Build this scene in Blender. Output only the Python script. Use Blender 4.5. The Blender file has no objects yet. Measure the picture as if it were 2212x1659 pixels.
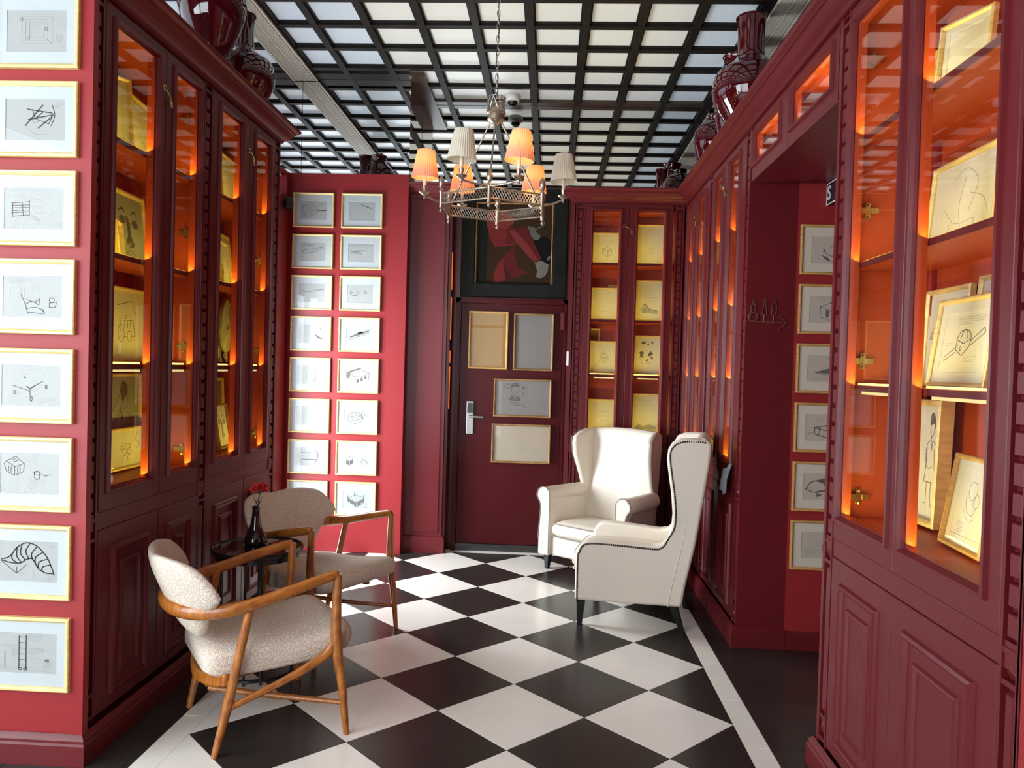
import bpy, bmesh, math, random
from mathutils import Vector, Matrix
random.seed(7)
SC = bpy.context.scene
C = SC.collection
PI = math.pi
# ---------------------------------------------------------------- camera
cam_d = bpy.data.cameras.new('camera'); cam = bpy.data.objects.new('camera', cam_d); C.objects.link(cam)
cam_d.sensor_width = 36.0; cam_d.lens = 1659.9 / 2212 * 36.0; cam_d.clip_start = 0.05
def cam_matrix(yaw, pitch, roll, loc):
    f = Vector((math.sin(yaw)*math.cos(pitch), math.cos(yaw)*math.cos(pitch), math.sin(pitch)))
    r = Vector((math.cos(yaw), -math.sin(yaw), 0)); u = r.cross(f)
    r2 = math.cos(roll)*r + math.sin(roll)*u; u2 = -math.sin(roll)*r + math.cos(roll)*u
    return Matrix(((r2.x, u2.x, -f.x, loc[0]), (r2.y, u2.y, -f.y, loc[1]), (r2.z, u2.z, -f.z, loc[2]), (0, 0, 0, 1)))
cam.matrix_world = cam_matrix(-0.0474114, -0.0197971, 0.0278014, (0.1227, -3.6206, 1.4966))
SC.camera = cam
# ---------------------------------------------------------------- view, world, daylight
SC.view_settings.view_transform = 'Standard'; SC.view_settings.look = 'None'
SC.view_settings.gamma = 1.0; SC.view_settings.use_curve_mapping = False
SC.view_settings.exposure = 0.30
cy = SC.cycles
cy.use_adaptive_sampling = True; cy.adaptive_threshold = 0.03
cy.use_denoising = True
cy.max_bounces = 7; cy.diffuse_bounces = 3; cy.glossy_bounces = 4; cy.transmission_bounces = 4; cy.transparent_max_bounces = 12
cy.sample_clamp_indirect = 4.0; cy.caustics_reflective = False; cy.caustics_refractive = False
W = bpy.data.worlds.new('sky'); SC.world = W; W.use_nodes = True
W.node_tree.nodes['Background'].inputs[0].default_value = (0.80, 0.90, 1.0, 1); W.node_tree.nodes['Background'].inputs[1].default_value = 1.6
def area(name, loc, direction, sx, sy, power, color, parent=None, spread=None):
    d = bpy.data.lights.new(name, 'AREA'); d.shape = 'RECTANGLE'; d.size = sx; d.size_y = sy; d.energy = power; d.color = color
    if spread: d.spread = spread
    o = bpy.data.objects.new(name, d); C.objects.link(o); o.location = loc
    o.rotation_euler = Vector(direction).to_track_quat('-Z', 'Y').to_euler(); o.parent = parent
    return o
DAY = (0.86, 0.94, 1.0)
area('daylight_side_window', (-3.50, -2.95, 1.62), (1, 0.12, -0.03), 2.6, 2.7, 150, DAY)
area('daylight_front_window', (-1.95, -4.62, 1.62), (0.10, 1, -0.03), 2.5, 2.7, 105, DAY)
area('daylight_left_window', (-2.16, 1.68, 1.10), (1, 0.10, -0.05), 0.85, 2.0, 120, (0.84, 0.93, 1.0))
LED = (1.0, 0.78, 0.10)
LED_W = 2.5
BULB = (1.0, 0.35, 0.085)
BULB_W = 2.6
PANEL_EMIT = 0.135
# ---------------------------------------------------------------- materials
def mat(name, color, rough=0.5, metal=0.0, noise=None, amount=0.12, bump=0.0, bscale=None, spec=0.5, coat=0.0, emit=None, strength=0.0, stretch=None):
    m = bpy.data.materials.new(name); m.use_nodes = True; nt = m.node_tree; n = nt.nodes; b = n['Principled BSDF']
    b.inputs['Base Color'].default_value = (*color, 1); b.inputs['Roughness'].default_value = rough; b.inputs['Metallic'].default_value = metal
    b.inputs['Specular IOR Level'].default_value = spec; b.inputs['Coat Weight'].default_value = coat
    if emit: b.inputs['Emission Color'].default_value = (*emit, 1); b.inputs['Emission Strength'].default_value = strength
    if noise or bump:
        tc = n.new('ShaderNodeTexCoord'); mp = n.new('ShaderNodeMapping'); nt.links.new(tc.outputs['Object'], mp.inputs['Vector'])
        if stretch: mp.inputs['Scale'].default_value = stretch
    if noise:
        t = n.new('ShaderNodeTexNoise'); t.inputs['Scale'].default_value = noise; t.inputs['Detail'].default_value = 4; nt.links.new(mp.outputs[0], t.inputs['Vector'])
        r = n.new('ShaderNodeValToRGB'); r.color_ramp.elements[0].position = 0.3; r.color_ramp.elements[1].position = 0.7
        r.color_ramp.elements[0].color = (*[c*(1-amount) for c in color], 1); r.color_ramp.elements[1].color = (*[min(1, c*(1+amount)) for c in color], 1)
        nt.links.new(t.outputs['Fac'], r.inputs['Fac']); nt.links.new(r.outputs['Color'], b.inputs['Base Color'])
    if bump:
        t2 = n.new('ShaderNodeTexNoise'); t2.inputs['Scale'].default_value = bscale or 80; nt.links.new(mp.outputs[0], t2.inputs['Vector'])
        bp = n.new('ShaderNodeBump'); bp.inputs['Strength'].default_value = bump; bp.inputs['Distance'].default_value = 0.004
        nt.links.new(t2.outputs['Fac'], bp.inputs['Height']); nt.links.new(bp.outputs['Normal'], b.inputs['Normal'])
    return m
def glass_mat(name, tint=(1, 1, 1), ior=1.35, rough=0.0):
    m = bpy.data.materials.new(name); m.use_nodes = True; nt = m.node_tree; n = nt.nodes; n.remove(n['Principled BSDF'])
    tr = n.new('ShaderNodeBsdfTransparent'); tr.inputs[0].default_value = (*tint, 1)
    gl = n.new('ShaderNodeBsdfGlossy'); gl.inputs['Roughness'].default_value = rough
    fr = n.new('ShaderNodeFresnel'); ge = n.new('ShaderNodeNewGeometry'); mr = n.new('ShaderNodeMapRange')
    mr.inputs['To Min'].default_value = ior; mr.inputs['To Max'].default_value = 1/ior      # the same reflectance from either side of the sheet
    nt.links.new(ge.outputs['Backfacing'], mr.inputs['Value']); nt.links.new(mr.outputs[0], fr.inputs['IOR'])
    mx = n.new('ShaderNodeMixShader'); nt.links.new(fr.outputs[0], mx.inputs[0]); nt.links.new(tr.outputs[0], mx.inputs[1]); nt.links.new(gl.outputs[0], mx.inputs[2])
    nt.links.new(mx.outputs[0], n['Material Output'].inputs['Surface'])
    return m
def shade_mat(name, color, trans):
    m = bpy.data.materials.new(name); m.use_nodes = True; nt = m.node_tree; n = nt.nodes; n.remove(n['Principled BSDF'])
    d = n.new('ShaderNodeBsdfDiffuse'); d.inputs[0].default_value = (*color, 1)
    t = n.new('ShaderNodeBsdfTranslucent'); t.inputs[0].default_value = (*trans, 1)
    mx = n.new('ShaderNodeMixShader'); mx.inputs[0].default_value = 0.33
    nt.links.new(d.outputs[0], mx.inputs[1]); nt.links.new(t.outputs[0], mx.inputs[2]); nt.links.new(mx.outputs[0], n['Material Output'].inputs['Surface'])
    return m
def weave_mat(name, c0, c1, scale):
    m = bpy.data.materials.new(name); m.use_nodes = True; nt = m.node_tree; n = nt.nodes; b = n['Principled BSDF']
    b.inputs['Roughness'].default_value = 0.9; b.inputs['Specular IOR Level'].default_value = 0.15
    tc = n.new('ShaderNodeTexCoord'); mp = n.new('ShaderNodeMapping'); mp.inputs['Rotation'].default_value = (0.3, 0.2, 0.1)
    nt.links.new(tc.outputs['Object'], mp.inputs['Vector'])
    v = n.new('ShaderNodeTexVoronoi'); v.inputs['Scale'].default_value = scale; v.inputs['Randomness'].default_value = 0.7; nt.links.new(mp.outputs[0], v.inputs['Vector'])
    r = n.new('ShaderNodeValToRGB'); r.color_ramp.elements[0].color = (*c1, 1); r.color_ramp.elements[1].color = (*c0, 1)
    r.color_ramp.elements[0].position = 0.15; r.color_ramp.elements[1].position = 0.75
    nt.links.new(v.outputs['Distance'], r.inputs['Fac']); nt.links.new(r.outputs['Color'], b.inputs['Base Color'])
    bp = n.new('ShaderNodeBump'); bp.invert = True; bp.inputs['Strength'].default_value = 0.6; bp.inputs['Distance'].default_value = 0.003
    nt.links.new(v.outputs['Distance'], bp.inputs['Height']); nt.links.new(bp.outputs['Normal'], b.inputs['Normal'])
    return m
def wood_mat(name, c0, c1, rough=0.32):
    m = bpy.data.materials.new(name); m.use_nodes = True; nt = m.node_tree; n = nt.nodes; b = n['Principled BSDF']
    b.inputs['Roughness'].default_value = rough; b.inputs['Coat Weight'].default_value = 0.25; b.inputs['Coat Roughness'].default_value = 0.2
    tc = n.new('ShaderNodeTexCoord'); mp = n.new('ShaderNodeMapping'); mp.inputs['Scale'].default_value = (6, 60, 10); nt.links.new(tc.outputs['Object'], mp.inputs['Vector'])
    t = n.new('ShaderNodeTexNoise'); t.inputs['Scale'].default_value = 2.2; t.inputs['Detail'].default_value = 6; nt.links.new(mp.outputs[0], t.inputs['Vector'])
    r = n.new('ShaderNodeValToRGB'); r.color_ramp.elements[0].color = (*c0, 1); r.color_ramp.elements[1].color = (*c1, 1)
    r.color_ramp.elements[0].position = 0.35; r.color_ramp.elements[1].position = 0.68
    nt.links.new(t.outputs['Fac'], r.inputs['Fac']); nt.links.new(r.outputs['Color'], b.inputs['Base Color'])
    return m
def checker_floor_mat(name, white, black, d):
    m = bpy.data.materials.new(name); m.use_nodes = True; nt = m.node_tree; n = nt.nodes; b = n['Principled BSDF']; b.inputs['Roughness'].default_value = 0.3
    tc = n.new('ShaderNodeTexCoord'); mp = n.new('ShaderNodeMapping'); mp.inputs['Rotation'].default_value = (0, 0, PI/4); nt.links.new(tc.outputs['Object'], mp.inputs['Vector'])
    ck = n.new('ShaderNodeTexChecker'); ck.inputs['Scale'].default_value = 1/(d*math.sqrt(2)); ck.inputs[1].default_value = (*white, 1); ck.inputs[2].default_value = (*black, 1)
    nt.links.new(mp.outputs[0], ck.inputs['Vector']); nt.links.new(ck.outputs['Color'], b.inputs['Base Color'])
    return m
M = {}
RED = (0.112, 0.010, 0.0125)
M['red'] = mat('red_paint', RED, 0.34, noise=1.3, amount=0.06, bump=0.03, bscale=140, spec=0.32)
M['red_wall'] = mat('red_wall_paint', (0.255, 0.020, 0.023), 0.40, noise=1.1, amount=0.06, bump=0.04, bscale=120, spec=0.28)
M['ceiling_wood'] = mat('dark_stained_wood', (0.013, 0.010, 0.008), 0.55, noise=9, amount=0.3, spec=0.2)
M['interior_glow'] = mat('cabinet_red_led_glow', (0.40, 0.052, 0.012), 0.45, noise=1.5, amount=0.05)  # the cabinets' red, with the LED glow put into a brighter orange
M['brown_wood'] = mat('brown_stained_wood', (0.045, 0.028, 0.014), 0.4, noise=9, amount=0.25)
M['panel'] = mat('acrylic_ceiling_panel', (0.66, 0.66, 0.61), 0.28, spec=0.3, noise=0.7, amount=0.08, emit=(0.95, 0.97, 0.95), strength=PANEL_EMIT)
M['panel_sky_sheen'] = mat('acrylic_ceiling_panel_sky_sheen', (0.56, 0.62, 0.68), 0.28, spec=0.3, noise=0.7, amount=0.08, emit=(0.80, 0.92, 1.0), strength=PANEL_EMIT*0.95)  # outer columns: bluish sky reflection put into colour and emission
M['door_paint'] = mat('dark_maroon_door_paint', (0.062, 0.0065, 0.008), 0.30, noise=1.5, amount=0.08, spec=0.09)
M['mirror'] = mat('mirror_silver', (0.74, 0.74, 0.72), 0.0, 1.0)
M['white_tile'] = mat('white_floor_tile', (0.81, 0.76, 0.685), 0.24, noise=2.3, amount=0.06)
M['black_tile'] = mat('black_floor_tile', (0.024, 0.021, 0.019), 0.27, noise=2.5, amount=0.25)
M['grout'] = checker_floor_mat('floor_screed_checker', (0.60, 0.57, 0.51), (0.03, 0.028, 0.026), 0.3182)
M['gold'] = mat('pale_gold_leaf', (0.76, 0.57, 0.23), 0.42, 0.25, noise=14, amount=0.16, stretch=(1, 1, 5))
M['oak'] = mat('golden_oak', (0.50, 0.27, 0.08), 0.45, 0.0, noise=18, amount=0.2, stretch=(1, 1, 6))
M['brown_frame'] = mat('brown_gilt', (0.30, 0.16, 0.05), 0.4, 0.2, noise=16, amount=0.25)
M['mount'] = mat('white_mount_board', (0.43, 0.47, 0.475), 0.8)
M['mount_warm_light'] = mat('mount_board_warm_light', (0.56, 0.49, 0.39), 0.8)  # white mount tinted with the passage's warm bounce light
M['paper'] = mat('grey_sketch_paper', (0.335, 0.35, 0.335), 0.85, noise=5, amount=0.06)
M['cream_paper'] = mat('cream_paper', (0.72, 0.68, 0.56), 0.85, noise=5, amount=0.05)
M['amber_paper'] = mat('amber_paper', (0.30, 0.165, 0.035), 0.7, noise=3, amount=0.1)
M['ink'] = mat('dark_ink', (0.05, 0.045, 0.045), 0.8)
M['pencil'] = mat('soft_pencil', (0.30, 0.30, 0.29), 0.85)
M['charcoal'] = mat('charcoal_wash', (0.12, 0.11, 0.10), 0.9, noise=12, amount=0.4)
M['wash'] = mat('grey_wash', (0.40, 0.39, 0.36), 0.9, noise=12, amount=0.2)
M['glass'] = glass_mat('clear_glass', (0.98, 0.985, 0.98), 1.32)
M['pic_glass'] = glass_mat('picture_glass', (0.99, 0.99, 0.99), 1.17)
M['brass'] = mat('polished_brass', (0.62, 0.47, 0.18), 0.25, 1.0)
M['nickel'] = mat('antique_nickel', (0.50, 0.44, 0.36), 0.30, 1.0, noise=30, amount=0.2)
M['steel'] = mat('brushed_steel', (0.40, 0.39, 0.37), 0.45, 1.0)
M['black_metal'] = mat('black_lacquered_metal', (0.012, 0.011, 0.011), 0.22)
M['black_marble'] = mat('black_marble', (0.014, 0.010, 0.009), 0.05, noise=5, amount=0.6, coat=0.5)
M['black_glaze'] = mat('black_glass_glaze', (0.006, 0.006, 0.007), 0.04, coat=0.6)
M['oxblood'] = mat('oxblood_glaze', (0.062, 0.0025, 0.006), 0.04, noise=4, amount=0.25, coat=0.7)
M['leather'] = mat('ivory_leather', (0.74, 0.66, 0.545), 0.42, noise=3, amount=0.04, bump=0.06, bscale=160)
M['leather_dark_seam'] = mat('grey_piping', (0.20, 0.18, 0.15), 0.5)
M['nail'] = mat('dark_bronze_nail', (0.05, 0.035, 0.025), 0.3, 0.8)
M['ebony'] = mat('ebonised_leg', (0.008, 0.007, 0.006), 0.35, spec=0.25)
M['walnut'] = wood_mat('walnut', (0.23, 0.066, 0.009), (0.44, 0.155, 0.024))
M['fabric'] = weave_mat('oatmeal_weave', (0.66, 0.58, 0.485), (0.46, 0.375, 0.29), 150)
M['white_plastic'] = mat('white_plastic', (0.75, 0.75, 0.72), 0.4)
M['black_plastic'] = mat('black_plastic', (0.012, 0.012, 0.012), 0.35)
M['smoke_dome'] = mat('smoked_dome', (0.008, 0.008, 0.008), 0.05)
M['vent_metal'] = mat('vent_aluminium', (0.60, 0.55, 0.46), 0.45, 0.0)
M['vent_dark'] = mat('vent_void', (0.012, 0.011, 0.010), 0.6)
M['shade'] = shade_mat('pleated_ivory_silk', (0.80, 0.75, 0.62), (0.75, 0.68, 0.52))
M['shade_lit'] = shade_mat('pleated_silk_bulb_glow', (0.66, 0.46, 0.34), (0.36, 0.17, 0.085))  # lit copy of the silk, peach bulb glow put into its colour
M['candle'] = mat('ivory_candle_sleeve', (0.72, 0.66, 0.50), 0.5)
M['bulb_on'] = mat('lit_bulb', (1, 0.8, 0.5), 0.4, emit=(1.0, 0.62, 0.22), strength=5.0)
M['led'] = mat('led_diffuser', (0.22, 0.17, 0.05), 0.4, emit=(1.0, 0.80, 0.34), strength=0.75)
M['niche_glow'] = mat('amber_niche_glow', (0.6, 0.2, 0.05), 0.4, emit=(1.0, 0.18, 0.02), strength=0.55)  # orange of the lit niche put into an emissive colour
M['petal'] = mat('carnation_petal', (0.55, 0.022, 0.020), 0.7)
M['stem'] = mat('flower_stem', (0.045, 0.055, 0.03), 0.6)
M['stone_disc'] = mat('mottled_stone', (0.30, 0.27, 0.14), 0.6, noise=14, amount=0.5)
M['bowl'] = mat('pale_celadon_glaze', (0.45, 0.44, 0.34), 0.25)
M['cloth'] = mat('pale_blue_grey_cloth', (0.22, 0.24, 0.26), 0.9)
M['black_paint'] = mat('black_picture_frame', (0.013, 0.014, 0.012), 0.35, noise=6, amount=0.2, spec=0.05)
M['window_white'] = mat('white_window_frame', (0.75, 0.76, 0.78), 0.4)
def flat(name, c): M[name] = mat(name, [q*0.75 for q in c], 0.6, noise=6, amount=0.08, spec=0.08); return M[name]
# ---------------------------------------------------------------- geometry helpers
def catmull(pts, n):
    P = [Vector(p) for p in pts]; out = []
    for i in range(len(P)-1):
        p0 = P[i-1] if i else P[0]*2-P[1]; p1, p2 = P[i], P[i+1]; p3 = P[i+2] if i+2 < len(P) else P[-1]*2-P[-2]
        for k in range(n):
            t = k/n
            out.append(0.5*((2*p1)+(p2-p0)*t+(2*p0-5*p1+4*p2-p3)*t*t+(3*p1-p0-3*p2+p3)*t**3))
    out.append(P[-1]); return out
class G:
    def __init__(s): s.v = []; s.f = []
    def add(s, vs, fs):
        o = len(s.v); s.v += [tuple(v) for v in vs]; s.f += [tuple(i+o for i in f) for f in fs]
    def box(s, x0, x1, y0, y1, z0, z1):
        s.add([(x0,y0,z0),(x1,y0,z0),(x1,y1,z0),(x0,y1,z0),(x0,y0,z1),(x1,y0,z1),(x1,y1,z1),(x0,y1,z1)],
              [(0,3,2,1),(4,5,6,7),(0,1,5,4),(1,2,6,5),(2,3,7,6),(3,0,4,7)]); return s
    def bbox(s, x0, x1, y0, y1, z0, z1, b):          # box with chamfered top edge (tiles)
        s.add([(x0,y0,z0),(x1,y0,z0),(x1,y1,z0),(x0,y1,z0)]+[(x0,y0,z1-b),(x1,y0,z1-b),(x1,y1,z1-b),(x0,y1,z1-b)]+[(x0+b,y0+b,z1),(x1-b,y0+b,z1),(x1-b,y1-b,z1),(x0+b,y1-b,z1)],
              [(0,3,2,1)]+[(i,(i+1)%4,4+(i+1)%4,4+i) for i in range(4)]+[(4+i,4+(i+1)%4,8+(i+1)%4,8+i) for i in range(4)]+[(8,9,10,11)]); return s
    def ring(s, x0, x1, z0, z1, prof, closed=True, cap=False):
        """mitred rectangular ring in the XZ plane: prof = [(inset, y)...]"""
        vs = []; fs = []; n = len(prof)
        for d, y in prof: vs += [(x0+d,y,z0+d),(x1-d,y,z0+d),(x1-d,y,z1-d),(x0+d,y,z1-d)]
        for i in range(n if closed else n-1):
            a, b = i*4, ((i+1) % n)*4
            for k in range(4): fs.append((a+k, a+(k+1)%4, b+(k+1)%4, b+k))
        if cap: a = (n-1)*4; fs.append((a, a+1, a+2, a+3))
        s.add(vs, fs); return s
    def loft(s, secs, cap=True, closed=True):
        n = len(secs[0]); vs = [p for sec in secs for p in sec]; fs = []
        for i in range(len(secs)-1):
            for k in range(n if closed else n-1): fs.append((i*n+k, i*n+(k+1)%n, (i+1)*n+(k+1)%n, (i+1)*n+k))
        if cap: fs.append(tuple(range(n-1, -1, -1))); fs.append(tuple((len(secs)-1)*n+k for k in range(n)))
        s.add(vs, fs); return s
    def tube(s, pts, radii, n=8, cap=True, up=(0, 0, 1), aspect=None):
        P = [Vector(p) for p in pts]; secs = []
        if not isinstance(radii, (list, tuple)): radii = [radii]*len(P)
        if len(radii) != len(P): radii = [radii[0]+(radii[-1]-radii[0])*i/(len(P)-1) for i in range(len(P))] if len(radii) == 2 else [radii[min(len(radii)-1, int(i/(len(P)-1)*(len(radii)-1)))]*(1-(i/(len(P)-1)*(len(radii)-1)) % 1)+radii[min(len(radii)-1, int(i/(len(P)-1)*(len(radii)-1))+1)]*((i/(len(P)-1)*(len(radii)-1)) % 1) for i in range(len(P))]
        prev = None
        for i, p in enumerate(P):
            t = ((P[i+1] if i+1 < len(P) else p)-(P[i-1] if i else p)).normalized()
            if prev is None:
                a = Vector(up); a = a-t*a.dot(t)
                if a.length < 1e-3: a = Vector((1, 0, 0))-t*t.x
            else: a = prev-t*prev.dot(t)
            a.normalize(); prev = a; b = t.cross(a); r = radii[i]
            ra, rb = (r, r) if not aspect else (r*aspect[0], r*aspect[1])
            secs.append([tuple(p+a*math.cos(2*PI*k/n)*ra+b*math.sin(2*PI*k/n)*rb) for k in range(n)])
        return s.loft(secs, cap)
    def lathe(s, prof, n=32, c=(0, 0, 0), cap=True):
        secs = [[(c[0]+r*math.cos(2*PI*k/n), c[1]+r*math.sin(2*PI*k/n), c[2]+z) for k in range(n)] for r, z in prof]
        return s.loft(secs, cap)
    def ball(s, c, r, n=8, sz=1.0):
        return s.lathe([(max(1e-4, r*math.sin(PI*i/6)), -r*sz*math.cos(PI*i/6)) for i in range(7)], n, c, False)
    def prism(s, poly, h0, h1, axis='z'):
        n = len(poly)
        def P(a, b, h): return (a, b, h) if axis == 'z' else ((a, h, b) if axis == 'y' else (h, a, b))
        s.add([P(a, b, h0) for a, b in poly]+[P(a, b, h1) for a, b in poly], [tuple(range(n-1, -1, -1)), tuple(range(n, 2*n))]+[(i, (i+1) % n, n+(i+1) % n, n+i) for i in range(n)]); return s
    def sweep(s, path, prof, closed=False):
        """profile (offset to the right of travel, z) swept along an XY path with mitres"""
        P = [Vector((p[0], p[1], 0)) for p in path]; secs = []; n = len(P)
        for i in range(n):
            d0 = (P[i]-P[i-1]).normalized() if i or closed else (P[1]-P[0]).normalized()
            d1 = (P[(i+1) % n]-P[i]).normalized() if i+1 < n or closed else d0
            n0 = Vector((d0.y, -d0.x, 0)); n1 = Vector((d1.y, -d1.x, 0)); m = (n0+n1).normalized(); k = 1/max(0.2, m.dot(n0))
            secs.append([(P[i].x+m.x*o*k, P[i].y+m.y*o*k, z) for o, z in prof])
        return s.loft(secs, not closed)
    def mesh(s, name, m, smooth=None, recalc=True):
        me = bpy.data.meshes.new(name); me.from_pydata(s.v, [], s.f)
        if recalc:
            bm = bmesh.new(); bm.from_mesh(me); bmesh.ops.recalc_face_normals(bm, faces=bm.faces); bm.to_mesh(me); bm.free()
        if m: me.materials.append(m)
        if smooth:
            me.polygons.foreach_set('use_smooth', [True]*len(me.polygons)); me.set_sharp_from_angle(angle=math.radians(smooth))
        me.update(); return me
    def build(s, name, m, parent=None, loc=(0, 0, 0), rot=(0, 0, 0), smooth=None, bevel=0, seg=2):
        return put(name, s.mesh(name, m, smooth), parent, loc, rot, bevel, seg)
def put(name, me, parent=None, loc=(0, 0, 0), rot=(0, 0, 0), bevel=0, seg=2):
    o = bpy.data.objects.new(name, me); C.objects.link(o); o.location = loc; o.rotation_euler = rot; o.parent = parent
    if bevel:
        b = o.modifiers.new('round', 'BEVEL'); b.width = bevel; b.segments = seg; b.limit_method = 'ANGLE'; b.angle_limit = math.radians(40)
    return o
def tag(o, label, cat, group=None, kind=None):
    o['label'] = label; o['category'] = cat
    if group: o['group'] = group
    if kind: o['kind'] = kind
    return o
def thing(name, label, cat, loc=(0, 0, 0), rotz=0, group=None, lean=0):
    o = bpy.data.objects.new(name, None); C.objects.link(o); o.empty_display_size = 0.1
    o.location = loc; o.rotation_euler = (lean, 0, rotz); return tag(o, label, cat, group)
def struct(name, g, m, parent=None, **k):
    o = g.build(name, m, parent, **k)
    if parent is None: o['kind'] = 'structure'
    return o
def sgroup(name, loc=(0, 0, 0), rotz=0):
    o = bpy.data.objects.new(name, None); C.objects.link(o); o.location = loc; o.rotation_euler = (0, 0, rotz); o['kind'] = 'structure'; return o
def rrect(hw, hh, n=5.0, k=24):
    out = []
    for i in range(k):
        a = 2*PI*i/k; c, s_ = math.cos(a), math.sin(a)
        out.append((math.copysign(abs(c)**(2/n), c)*hw, math.copysign(abs(s_)**(2/n), s_)*hh))
    return out
# ================================================================ FLOOR
d = 0.3182
fl = struct('floor', G().box(-3.6, 2.9, -6.9, 3.2, -0.06, -0.003), M['grout'])
def clip(poly, a, b, c):                            # keep a*x+b*y<=c
    out = []
    for i in range(len(poly)):
        p, q = poly[i], poly[(i+1) % len(poly)]; fp, fq = a*p[0]+b*p[1]-c, a*q[0]+b*q[1]-c
        if fp <= 0: out.append(p)
        if fp*fq < 0: t = fp/(fp-fq); out.append((p[0]+(q[0]-p[0])*t, p[1]+(q[1]-p[1])*t))
    return out
def tile(poly, m, gap=0.0011):
    n = len(poly); cx = sum(p[0] for p in poly)/n; cyy = sum(p[1] for p in poly)/n
    R = [(x+(cx-x)*min(0.3, gap*1.6/max(1e-6, math.hypot(x-cx, y-cyy))), y+(cyy-y)*min(0.3, gap*1.6/max(1e-6, math.hypot(x-cx, y-cyy)))) for x, y in poly]
    g = G(); g.add([(x, y, -0.006) for x, y in R]+[(x, y, -0.0005) for x, y in R]+[(x+(cx-x)*0.003, y+(cyy-y)*0.003, 0) for x, y in R],
                   [(i, (i+1) % n, n+(i+1) % n, n+i) for i in range(n)]+[(n+i, n+(i+1) % n, 2*n+(i+1) % n, 2*n+i) for i in range(n)]+[tuple(range(2*n, 3*n))])
    g.build('floor_tile', m, fl)
for mm in range(-4, 4):
    for nn in range(-6, 9):
        if (mm+nn) % 2 == 0: continue
        x, y = mm*d, nn*d
        p = [(x-d, y), (x, y-d), (x+d, y), (x, y+d)]
        p = clip(clip(clip(p, -1, 0, 4*d), 1, 0, 3*d), 0, 1, 8*d)
        if len(p) >= 3: tile(p, M['white_tile'] if mm % 2 == 0 else M['black_tile'])
T = 0.4515
for k in range(-3, 7):
    y0 = -0.065+k*T; y1 = min(y0+T, 2.64)
    if y0 < 2.6:
        tile([(0.9546, y0), (1.053, y0), (1.053, y1), (0.9546, y1)], M['white_tile'])
        for q in range(3): tile([(1.053+q*T, y0), (1.053+(q+1)*T, y0), (1.053+(q+1)*T, y1), (1.053+q*T, y1)], M['black_tile'])
    y0 = -0.48+(k-1)*T; y1 = min(y0+T, 2.64)
    if y0 < 2.6:
        tile([(-1.372, y0), (-1.2728, y0), (-1.2728, y1), (-1.372, y1)], M['white_tile'])
        for q in range(3): tile([(-1.372-(q+1)*T, y0), (-1.372-q*T, y0), (-1.372-q*T, y1), (-1.372-(q+1)*T, y1)], M['black_tile'])
for k in range(5):
    x0 = -1.2728+k*T; x1 = min(x0+T, 0.9546); tile([(x0, 8*d), (x1, 8*d), (x1, 2.64), (x0, 2.64)], M['white_tile'])
# ================================================================ CEILING
ce = struct('ceiling', G().box(-3.6, 2.9, -6.9, 3.2, 3.80, 3.9), M['ceiling_wood'])
BX = [-0.42+0.359*k for k in range(-9, 9)]; BY = [1.47+0.365*k for k in range(-13, 5)]
VL, VR = (-1.95, -1.765), (1.43, 1.60)
for x in BX: G().box(x-0.024, x+0.024, -3.4, 2.97, 3.735, 3.78).box(x-0.036, x+0.036, -3.4, 2.97, 3.752, 3.80).build('ceiling_beam', M['ceiling_wood'], ce)
for y in BY: G().box(-3.7, 2.7, y-0.025, y+0.025, 3.738, 3.78).box(-3.7, 2.7, y-0.037, y+0.037, 3.752, 3.80).build('ceiling_beam', M['ceiling_wood'], ce)
for vx0, vx1 in (VL, VR): G().box(vx0-0.03, vx1+0.03, -3.4, 2.97, 3.742, 3.80).build('ceiling_beam', M['ceiling_wood'], ce)
G().box(-3.6, -1.02, 2.285, 2.42, 3.737, 3.80).build('ceiling_band', M['ceiling_wood'], ce)
G().box(-1.02, 2.7, 2.885, 2.98, 3.737, 3.80).build('ceiling_band', M['brown_wood'], ce)
G().box(-1.02, -0.90, 2.30, 2.98, 3.733, 3.80).build('ceiling_band', M['brown_wood'], ce)
pm = {}
for i in range(len(BX)-1):
    for j in range(len(BY)-1):
        x0, x1, y0, y1 = BX[i]+0.034, BX[i+1]-0.034, BY[j]+0.035, BY[j+1]-0.035
        for v0, v1 in (VL, VR):
            if x0 < v0 < x1 or x0 < v1 < x1:
                if v1 < x1 - 0.05 and v1 > x0: x0 = max(x0, v1+0.034)
                elif v0 > x0 and v0 < x1: x1 = v0-0.034
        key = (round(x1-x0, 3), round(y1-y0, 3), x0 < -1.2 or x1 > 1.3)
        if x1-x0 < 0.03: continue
        if key not in pm: pm[key] = G().box(-(x1-x0)/2, (x1-x0)/2, -(y1-y0)/2, (y1-y0)/2, -0.006, 0.006).mesh('ceiling_panel', M['panel_sky_sheen'] if key[2] else M['panel'])
        put('ceiling_panel', pm[key], ce, ((x0+x1)/2, (y0+y1)/2, 3.772))
rest = G()
for i in range(-9, 9):
    for j in range(9):
        x = -0.42+0.359*i+0.18; y = -6.6+0.365*j
        rest.box(x-0.145, x+0.145, y-0.147, y+0.147, 3.785, 3.797)
o = rest.build('ceiling_panel_field', M['panel'], ce); o['kind'] = 'stuff'
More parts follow.
